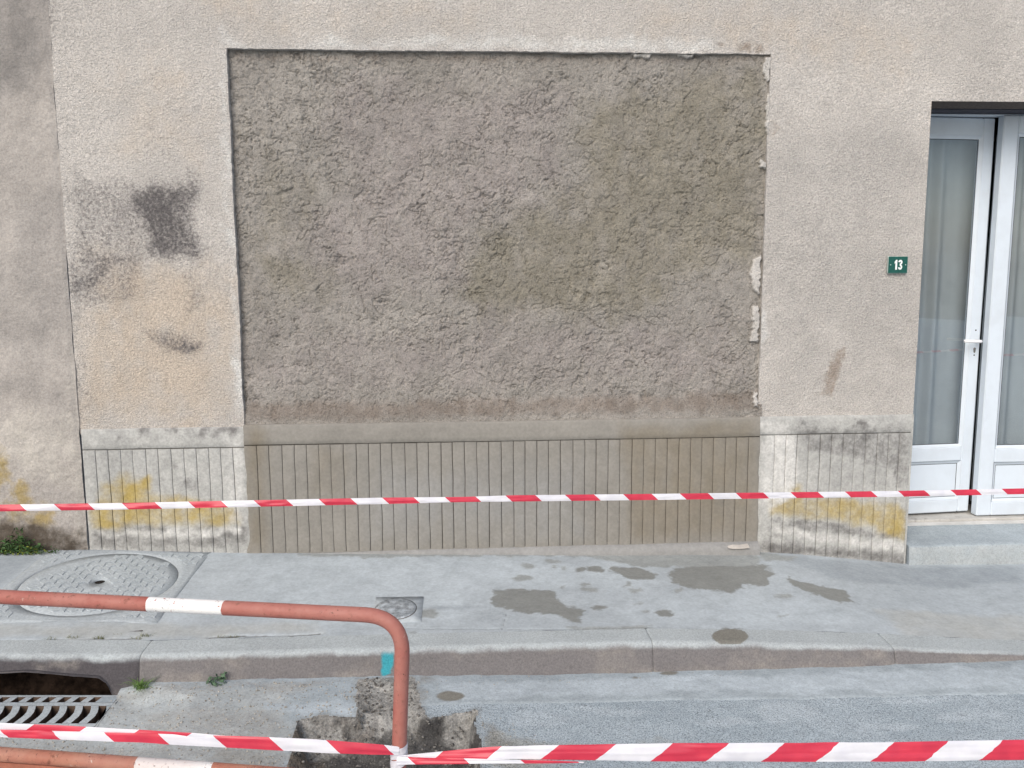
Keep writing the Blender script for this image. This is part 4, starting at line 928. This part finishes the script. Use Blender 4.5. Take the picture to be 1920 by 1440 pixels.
def digit(path, w, ox, label):
    a, b_ = stroke(path, w); n = len(a)
    V = [(pc[0] + ox + p.x, -.0172, pc[2] + p.y) for p in a + b_] + [(pc[0] + ox + p.x, -.0155, pc[2] + p.y) for p in a + b_]
    f = [[i, i + 1, n + i + 1, n + i] for i in range(n - 1)]; m2 = 2 * n
    f += [[i + 1, i, m2 + i, m2 + i + 1] for i in range(n - 1)] + [[n + i, n + i + 1, m2 + n + i + 1, m2 + n + i] for i in range(n - 1)] + [[0, n, m2 + n, m2], [n - 1, m2 + n - 1, m2 + 2 * n - 1, 2 * n - 1]]
    poly_obj('digit', V, f, M_white, pl_)
H_ = .027; Wd = .0095
extrude('digit', [(pc[0] - .0050, pc[2] - H_), (pc[0] - .0050, pc[2] + H_), (pc[0] - .0120, pc[2] + H_), (pc[0] - .0200, pc[2] + H_ - .012), (pc[0] - .0200, pc[2] + H_ - .021), (pc[0] - .0148, pc[2] + H_ - .017), (pc[0] - .0148, pc[2] - H_)], 'y', -.0172, -.0155, M_white, pl_)
p3 = []
for k in range(0, 13): a = math.radians(175 - 21.5 * k); p3.append((.0072 * math.cos(a), .0135 + .0088 * math.sin(a) * 1.02))
for k in range(0, 13): a = math.radians(83 - 21.5 * k); p3.append((.0072 * math.cos(a), -.0125 + .0100 * math.sin(a)))
digit(p3, .0088, .0125, '')
for sx in (-1, 1): cyl('screw', (pc[0] + sx * .0425, -.0165, pc[2]), .0032, (0, -1, 0), .0018, plain('screw_metal%d' % sx, (.35, .5, .45), .4), pl_, 12)

# ================================================================== BARRIER
PRs = .0135
B1 = PD(690, 1153, 1.50); zr = B1[2]
d0 = ray(0, 1119); B0 = CAM + d0 * ((zr - CAM[2]) / d0[2]); bd = (B1 - B0); bd[2] = 0; bl = np.linalg.norm(bd); bd = bd / bl
C0 = B1 + bd * (PD(757, 1200, 1.5)[0] - B1[0]) ; bn = np.cross(bd, [0, 0, 1])
def inplane(u, v): d = ray(u, v); k = np.dot(B1 - CAM, bn) / np.dot(d, bn); return CAM + d * k
pA = inplane(753, 1260); pB = inplane(748, 1425); pdn = (pB - pA) / np.linalg.norm(pB - pA)
zfoot = -.125
foot = pA + pdn * ((zfoot - pA[2]) / pdn[2])
top = pA - pdn * ((zr - pA[2]) / abs(pdn[2]))
rad = .072
def bend(c, din, dout, r, n=12):
    """rounded corner c between directions din (arriving) and dout (leaving)"""
    a = Vector(c) - Vector(din) * r; e = Vector(c) + Vector(dout) * r; P = []
    for k in range(n + 1): t_ = k / n; P.append(a * (1 - t_) ** 2 + Vector(c) * 2 * t_ * (1 - t_) + e * t_ ** 2)
    return P
LEN = 1.55
topL = top - bd * LEN; footL = topL + pdn * (np.linalg.norm(foot - top))
bar = empty('work_barrier', foot, 'old red tubular work barrier with white bands and chipped paint', 'barrier')
path = [footL] + [topL + pdn * (.9 - .1 * k) for k in range(0, 8)] + bend(topL, -pdn, bd, rad) + [topL + bd * s for s in np.linspace(.1, LEN - .1, 40)] + bend(top, bd, pdn, rad) + [top + pdn * s for s in np.linspace(.1, np.linalg.norm(foot - top), 20)]
path = [Vector(p) for p in path]
def arc_at(path, q):
    s = 0; best = (1e9, 0)
    for i in range(1, len(path)):
        e = path[i] - path[i - 1]; L2 = e.length
        if L2 > 0:
            t_ = max(0, min(1, (Vector(q) - path[i - 1]).dot(e) / L2 ** 2)); dd = (path[i - 1] + e * t_ - Vector(q)).length
            if dd < best[0]: best = (dd, s + t_ * L2)
        s += L2
    return best[1]
a0, a1 = arc_at(path, inplane(280, 1133)), arc_at(path, inplane(421, 1140)); wlen = a1 - a0
tube('frame', path, PRs, pipe_mat('barrier_paint', [(a0, a1), (a0 - .62, a0 - .62 + wlen)]), bar, 24)
r0 = inplane(0, 1414); r1 = inplane(257, 1433); rd = (r1 - r0) / np.linalg.norm(r1 - r0)
rs = r1 - rd * ((r1 - topL) @ bd - .0); re_ = r1 + rd * ((top - r1) @ bd)
offL = pdn[0] * (zr - r1[2]) / abs(pdn[2])
ml = [Vector(rs + rd * offL + (re_ - rs) * s) for s in np.linspace(0, 1, 30)]
m0_, m1_ = arc_at(ml, inplane(259, 1433)), arc_at(ml, inplane(400, 1445))
tube('middle_rail', ml, PRs, pipe_mat('rail_paint', [(m0_, m1_)], (.40, .15, .10)), bar, 24)
# toe board plate just below the middle rail and bottom rail
pa = np.array(ml[0]); pb_ = np.array(ml[-1]); dn = np.array([0, 0, -1.0]); nb = bn / np.linalg.norm(bn)
V = []
for e in (-1, 1):
    for q, s in ((pa, .012), (pb_, .012), (pb_, .115), (pa, .115)): V.append(q + dn * (s + .004) + nb * (e * .0025 - .004 * 0))
box_f = [(0, 1, 2, 3), (7, 6, 5, 4), (0, 4, 5, 1), (1, 5, 6, 2), (2, 6, 7, 3), (3, 7, 4, 0)]
poly_obj('board', V, box_f, plain('orange_paint', (.38, .14, .09), .6, .3, var=.18, sc=30, dirt=((.16, .08, .05), 25, .55, .7, .6)), bar)
bl_ = [Vector(np.array(q) + np.array([0, 0, -.46])) for q in (ml[0], ml[-1])]; tube('bottom_rail', bl_, PRs, pipe_mat('bottom_paint', []), bar, 18)
for q in (foot, footL):
    tube('foot', [Vector(q) + Vector((0, 0, .012)) + Vector(nb) * s for s in (-.22, -.1, 0, .1, .22)], .013, pipe_mat('foot_paint', []), bar, 14)

# ================================================================== TAPES
def ribbon(mb, pts, widths, phase, skew, updirs=None, curve=.25, n=9, per=.012, twist=None, wav=0.0, seed=0, fold=0.0):
    """tape strip: pts are centre points, widths the width at each; ua/ub drive the printed stripes"""
    P = [np.array(p, float) for p in pts]; seg = [0]
    for i in range(1, len(P)): seg.append(seg[-1] + np.linalg.norm(P[i] - P[i - 1]))
    N = max(8, int(seg[-1] / per)); s = np.linspace(0, seg[-1], N); C = np.stack([np.interp(s, seg, [p[k] for p in P]) for k in range(3)], 1)
    # soften the polyline
    for _ in range(6): C[1:-1] = (C[:-2] + C[2:] + 2 * C[1:-1]) / 4
    W = np.interp(s, seg, widths); T = np.gradient(C, axis=0); T /= np.linalg.norm(T, axis=1)[:, None]
    up = np.array([0, 0, 1.0])[None, :] + 0 * T; up = up - T * (up * T).sum(1)[:, None]; up /= np.linalg.norm(up, axis=1)[:, None]; nn = np.cross(T, up)
    tw = np.radians(np.interp(s, seg, twist)) if twist is not None else np.full(N, math.radians(-14.0))
    U = up * np.cos(tw)[:, None] + nn * np.sin(tw)[:, None]; NN = np.cross(T, U)
    k = np.linspace(-.5, .5, n)
    off = curve * (.25 - k ** 2)[None, :] * W[:, None] + wav * (vn(s[:, None] * 18 + seed, k[None, :] * 3 + seed, 7) - .5) + fold * W[:, None] * np.abs(((k[None, :] * 3 + .3 * np.sin(s[:, None] * 6)) % 1) - .5)
    G = C[:, None, :] + U[:, None, :] * (k[None, :, None] * W[:, None, None]) + NN[:, None, :] * off[:, :, None]
    ua = np.repeat(s[:, None] + phase, n, 1); ub = skew * k[None, :] * W[:, None]
    mb.grid(G[..., 0], G[..., 1], G[..., 2], attrs=dict(ua=ua, ub=ub)); return s
def arcsub(pts, q):
    return arc_at([Vector(p) for p in pts], q)
# upper tape across the scene in front of the wall
mbt = MB()
dep_ = lambda u: .2 * F / np.interp(u, [0, 480, 960, 1440, 1920], [122.5, 119, 114, 108.5, 104])
ctrl = [(-420, 960), (0, 952.5), (240, 949), (480, 944), (720, 939), (870, 936.5), (960, 934.5), (1200, 932), (1440, 929), (1680, 926), (1920, 921), (2300, 913)]
pts = [PD(u, v, float(dep_(u)) if 0 <= u <= 1920 else float(dep_(0) if u < 0 else dep_(1920))) for u, v in ctrl]
pts = [pts[0] + (pts[0] - pts[1]) * 1.2] + pts + [pts[-1] + (pts[-1] - pts[-2]) * 3.5]
wd = [.0205] * 14; wd[6] = .0165
# stripe phase: a white band begins at photo x = 44 (middle of tape)
aW = arcsub(pts, PD(44, 952, dep_(44))); ribbon(mbt, pts, wd, .1 - (aW % .2), 1.1, curve=.35, wav=.004, seed=3)
tag(mbt.build('barrier_tape', M_tape), 'red and white tape stretched across in front of the plinth', 'tape', 'red and white barrier tapes')
# lower tape: comes from the left, wraps the barrier post, goes on to the right
mbt = MB()
post = inplane(748, 1415); post = np.array(post); fwd = -nb if np.dot(-nb, CAM - post) > 0 else nb
dpp = float((post - CAM) @ CF) - .018
dl = lambda u: float(np.interp(u, [-200, 0, 400, 748], [1.50, 1.51, 1.47, dpp]))
cl = [(-500, 1345), (0, 1375), (250, 1383), (480, 1393), (600, 1399), (700, 1404.5), (748, 1408)]
pf = [PD(u, v, dl(u)) for u, v in cl]; pf = [pf[0] + (pf[0] - pf[1])] + pf
aW = arcsub(pf, PD(103 + 3, 1378, dl(105))); ribbon(mbt, pf, [.013, .013, .0135, .016, .0215, .0225, .019, .014], .1 - (aW % .2), 1.3, curve=.3, wav=.003, seed=5)
cb = [(-500, 1338), (0, 1364), (120, 1369), (250, 1376), (360, 1380.5), (480, 1389), (560, 1393)]
pb2 = [PD(u, v, dl(u) + .006) for u, v in cb]; pb2 = [pb2[0] + (pb2[0] - pb2[1])] + pb2
aR = arcsub(pb2, PD(151, 1364, dl(150) + .006)); ribbon(mbt, pb2, [.016, .016, .016, .016, .015, .012, .008, .003], .1 - (aR % .2) + .0, -1.4, curve=.2, wav=.002, seed=9)
# right part
dr_ = lambda u: float(np.interp(u, [748, 900, 1200, 1920], [dpp, 1.50, 1.49, 1.515]))
cr = [(748, 1419), (800, 1417), (860, 1414), (930, 1411), (1010, 1410), (1200, 1411), (1400, 1410), (1650, 1409.5), (1920, 1406), (2400, 1396)]
wr = [.004, .010, .016, .021, .025, .030, .0325, .0335, .035, .035]
pr_ = [PD(u, v, dr_(u)) for u, v in cr]; pr_ = pr_ + [pr_[-1] + (pr_[-1] - pr_[-2]) * 7]; wr = wr + [.035]
aRr = arcsub(pr_, PD(1448, 1410, dr_(1448))); ribbon(mbt, pr_, wr, -(aRr % .2) + .2, -1.35, curve=.25, wav=.005, seed=11, fold=.16)
cs = [(744, 1426), (800, 1427), (880, 1427), (960, 1428), (1040, 1429), (1095, 1429)]
ps = [PD(u, v, dr_(u) - .006) for u, v in cs]; aS = arcsub(ps, PD(876, 1427, dr_(876))); ribbon(mbt, ps, [.014, .011, .009, .007, .005, .002], .1 - (aS % .2), 1.2, curve=.3, wav=.003, seed=15)
# turn round the post
pd3 = -pdn
for (c_v, hgt, ph) in ((1406, .020, .12), (1425, .016, .13)):
    c = np.array(inplane(748, c_v)); th = np.linspace(0, 2 * math.pi, 40); R_ = PRs + .0022
    e1 = bd; e2 = np.cross(pdn, bd); e2 /= np.linalg.norm(e2)
    K = np.linspace(-.5, .5, 6)
    TT, KK = np.meshgrid(th, K, indexing='ij'); G = c + (np.cos(TT)[..., None] * e1 + np.sin(TT)[..., None] * e2) * (R_ + .0006 * np.sin(TT * 5 + KK * 7))[..., None] - pdn * ((KK * hgt + .004 * np.cos(TT))[..., None])
    mbt.grid(G[..., 0], G[..., 1], G[..., 2], attrs=dict(ua=.12 + TT * R_ * .6, ub=KK * .01))
tag(mbt.build('barrier_tape', M_tape), 'red and white tape wrapped round the barrier post and doubled at the left', 'tape', 'red and white barrier tapes')

# ================================================================== PLANTS AND LITTER
def blades(base, n, hgt, spread, m, w=.003, lean=1.0, seed=1):
    r = random.Random(seed); V = []; Fc = []
    for _ in range(n):
        a = r.uniform(0, 2 * math.pi); h = hgt * r.uniform(.5, 1.1); l = spread * r.uniform(.2, 1.2) * lean; bx = base[0] + r.gauss(0, spread * .15); by = base[1] + r.gauss(0, spread * .10)
        ww = w * r.uniform(.6, 1.2); px_, py_ = -math.sin(a) * ww / 2, math.cos(a) * ww / 2; k0 = len(V); K = 6
        for k in range(K + 1):
            t_ = k / K; x = bx + math.cos(a) * l * t_ ** 1.4; y = by + math.sin(a) * l * t_ ** 1.4; z = base[2] + h * (t_ * 1.5 - t_ * t_ * .9 * r.uniform(.8, 1.2)); f = (1 - t_ ** 2) + .05
            V += [(x - px_ * f, y - py_ * f, z), (x + px_ * f, y + py_ * f, z)]
            if k: i = k0 + 2 * k; Fc.append((i - 2, i - 1, i + 1, i))
    return V, Fc
q = PR(262, 1296); V, Fc = blades((q[0], q[1] + .02, q[2] - .005), 90, .06, .07, M_grass, .0035, 1.0, 3)
tag(poly_obj('grass_tuft', V, Fc, M_grass), 'bright green grass tuft growing at the gully stone joint', 'grass tuft')
def leafy(base, n, hgt, spread, size, seed, flat=.6):
    r = random.Random(seed); V = []; Fc = []
    for _ in range(n):
        a = r.uniform(0, 2 * math.pi); d = spread * r.random() ** .6; x = base[0] + math.cos(a) * d; y = base[1] + math.sin(a) * d * flat; hm = hgt * (1 - .6 * (d / spread) ** 2); z = base[2] + r.uniform(.05, 1) * hm
        s = size * r.uniform(.5, 1.3); u = Vector((r.gauss(0, 1), r.gauss(0, 1), r.gauss(0, .6))).normalized(); w = u.orthogonal().normalized(); w = (w * math.cos(r.uniform(0, 6)) + u.cross(w) * math.sin(r.uniform(0, 6))).normalized(); c = Vector((x, y, z)); k = len(V)
        nrm = u.cross(w)
        V += [c - u * s, c - u * s * .3 + w * s * .38 + nrm * s * .1, c + u * s * .4 + w * s * .32, c + u * s, c + u * s * .4 - w * s * .32, c - u * s * .3 - w * s * .38 + nrm * s * .1]
        Fc += [(k, k + 1, k + 2, k + 3), (k, k + 3, k + 4, k + 5)]
    return V, Fc
q = PR(402, 1284); V, Fc = leafy((q[0], q[1] + .01, q[2]), 46, .035, .045, .011, 5, .6); V2, F2 = leafy((q[0] + .035, q[1] + .025, q[2] + .01), 14, .045, .018, .011, 6); F2 = [tuple(i + len(V) for i in f) for f in F2]
V3, F3 = blades((q[0], q[1], q[2]), 14, .03, .05, M_weed, .002, 1, 8); F3 = [tuple(i + len(V) + len(V2) for i in f) for f in F3]
tag(poly_obj('weed', V + V2 + V3, Fc + F2 + F3, M_weed), 'small grey-green weed at the kerb foot between grass tuft and post', 'weed')
q = PG(42, 1030); wpn = empty('wall_plant', q, 'low dark green leafy plant growing at the foot of the left wall', 'plant')
V = []; Fc = []
for (du, dv, n, hg, sp, sz, sd3) in ((0, 0, 260, .10, .13, .012, 11), (-28, -2, 120, .05, .12, .010, 12), (8, 0, 90, .17, .05, .010, 13), (45, 2, 110, .045, .10, .008, 14)):
    p = PG(42 + du, 1030); a, b_ = leafy((p[0], -.075, p[2]), n, hg, sp, sz, sd3, .30); Fc += [tuple(i + len(V) for i in f) for f in b_]; V += a
poly_obj('foliage', V, Fc, M_leaf, wpn)
V = []; Fc = []
for (du, n, hg, sp, sd3) in ((10, 70, .05, .10, 21), (40, 50, .03, .08, 22), (-25, 30, .03, .08, 23)):
    p = PG(42 + du, 1030); a, b_ = leafy((p[0], -.09, p[2]), n, hg, sp, .008, sd3, .3); Fc += [tuple(i + len(V) for i in f) for f in b_]; V += a
poly_obj('pale_foliage', V, Fc, M_leafy, wpn)
V = []; Fc = []
for k in range(10):
    p = PG(10 + k * 8, 1032); a, b_ = blades((p[0], -.085, p[2]), 5, .07, .06, M_leaf, .003, 1, 40 + k); Fc += [tuple(i + len(V) for i in f) for f in b_]; V += a
poly_obj('stem', V, Fc, M_leaf, wpn)
# little grass in the joint behind the kerb
V = []; Fc = []
for (u, v, n, s) in ((95, 1198, 14, .018), (135, 1197, 20, .022), (185, 1197, 24, .022), (255, 1197, 12, .016), (273, 1193, 24, .026), (418, 1194, 14, .016), (440, 1194, 14, .016), (222, 1190, 6, .015)):
    for j in range(3):
        p = PG(u + (j - 1) * 7, v); a, b_ = blades((p[0], p[1], p[2] - .003), n // 3, s, s * 1.2, M_grass, .002, 1, int(u) + j); Fc += [tuple(i + len(V) for i in f) for f in b_]; V += a
tag(poly_obj('joint_grass', V, Fc, plain('joint_grass_green', (.16, .17, .08), .8, var=.3, sc=40)), 'sparse thin grass growing in the joint behind the kerb', 'grass', kind='stuff')
def leaflet(u, v, ang, ln, lab, w=.007):
    p = PG(u, v); c, s = math.cos(ang), math.sin(ang); V = []; Fc = []
    for i in range(7):
        t_ = i / 6; f = math.sin(math.pi * min(.97, t_ + .03)) ** .7 * w / 2; x = (t_ - .5) * ln; zc_ = p[2] + .005 + .010 * (t_ - .5) ** 2 * 4
        for sg, dz in ((-1, .004), (0, 0), (1, .004)): V.append((p[0] + c * x - s * f * sg, p[1] + s * x + c * f * sg, zc_ + dz))
        if i: k = 3 * i; Fc += [(k - 3, k - 2, k + 1, k), (k - 2, k - 1, k + 2, k + 1)]
    tag(poly_obj('dry_leaf', V, Fc, M_dryleaf), lab, 'leaf', 'dry leaves by the wall')
leaflet(102, 1029, -.8, .045, 'curled dry leaf nearest the green wall plant'); leaflet(121, 1027.5, .1, .045, 'straight dry leaf nearer the plinth corner'); leaflet(84, 1028, .5, .03, 'smallest dry leaf touching the wall plant', .006)
# mortar flake left on the footing end
p = PY(1382, 1027, -.07)
Q = [(p[0] - .05, 0), (p[0] - .02, .008), (p[0] + .02, .006), (p[0] + .065, .012), (p[0] + .07, -.002), (p[0] + .02, -.006), (p[0] - .03, -.004)]
V = [(x, -.075, p[2] + z) for x, z in Q] + [(x, -.050, p[2] + z + .004) for x, z in Q]; n = len(Q)
tag(poly_obj('plaster_flake', V, [list(range(n))[::-1], list(range(n, 2 * n))] + [[i, (i + 1) % n, n + (i + 1) % n, n + i] for i in range(n)], plain('flake_plaster', (.5, .47, .43), .9)), 'pale plaster flake lying on the right end of the mortar footing', 'flake')

# grit and stones
def stones(name, polys, n, lo, hi, m, zfun, seed, label, sink=.3):
    r = np.random.RandomState(seed); V = []; Fc = []
    ico = [(0, 0, 1), (.89, 0, .45), (.28, .85, .45), (-.72, .53, .45), (-.72, -.53, .45), (.28, -.85, .45), (.72, .53, -.45), (-.28, .85, -.45), (-.89, 0, -.45), (-.28, -.85, -.45), (.72, -.53, -.45), (0, 0, -1)]
    tri = [(0, 1, 2), (0, 2, 3), (0, 3, 4), (0, 4, 5), (0, 5, 1), (1, 6, 2), (2, 7, 3), (3, 8, 4), (4, 9, 5), (5, 10, 1), (2, 6, 7), (3, 7, 8), (4, 8, 9), (5, 9, 10), (1, 10, 6), (6, 11, 7), (7, 11, 8), (8, 11, 9), (9, 11, 10), (10, 11, 6)]
    ico = np.array(ico); tri = np.array(tri)
    for P, wgt in polys:
        Q = np.array(P); c = int(n * wgt); got = 0
        while got < c:
            x = r.uniform(Q[:, 0].min(), Q[:, 0].max()); y = r.uniform(Q[:, 1].min(), Q[:, 1].max())
            if sdpoly(np.array([x]), np.array([y]), Q)[0] > 0: continue
            got += 1; s = lo + (hi - lo) * r.rand() ** 3; g_ = ico * (1 + r.uniform(-.3, .3, (12, 1))) * s * np.array([r.uniform(.7, 1.3), r.uniform(.7, 1.3), r.uniform(.5, .9)])
            a = r.uniform(0, 6.28); g_ = g_ @ np.array([[math.cos(a), -math.sin(a), 0], [math.sin(a), math.cos(a), 0], [0, 0, 1]])
            Fc.append(tri + 12 * len(V)); V.append(g_ + [x, y, zfun(x, y) + s * (.5 - sink)])
    me = rawmesh(name, np.concatenate(V), np.concatenate(Fc)); return tag(link(name, me, m), label, 'gravel', kind='stuff')
trp = TR
ringp = gp([(200, 1310), (300, 1282), (664, 1277), (664, 1340), (545, 1350), (540, 1450), (-50, 1450), (-50, 1372), (200, 1372)], PR)
M_grit = plain('grit_pale', (.34, .32, .28), .9, .2, var=.5, sc=60); M_soilst = plain('soil_lumps', (.16, .152, .14), .95, .2, var=.6, sc=45)
stones('grit', [(ringp, 1.0)], 2200, .0010, .0050, M_grit, road_z, 5, 'loose pale grit scattered over the gutter left of the trench')
stones('soil_crumbs', [(trp, 1.0)], 3600, .001, .0075, M_soilst, road_z, 6, 'loose soil crumbs and pebbles in the dug trench')
stones('road_grit', [(gp([(770, 1268), (900, 1268), (1400, 1256), (1390, 1266), (900, 1285), (790, 1300)], PR), .35), (gp([(895, 1325), (1000, 1370), (1100, 1440), (905, 1440)], PR), .65)], 350, .001, .0035, M_grit, road_z, 7, 'fine grit along the kerb foot right of the trench')
for o in list(bpy.data.objects):
    if 'base' in o: del o['base']
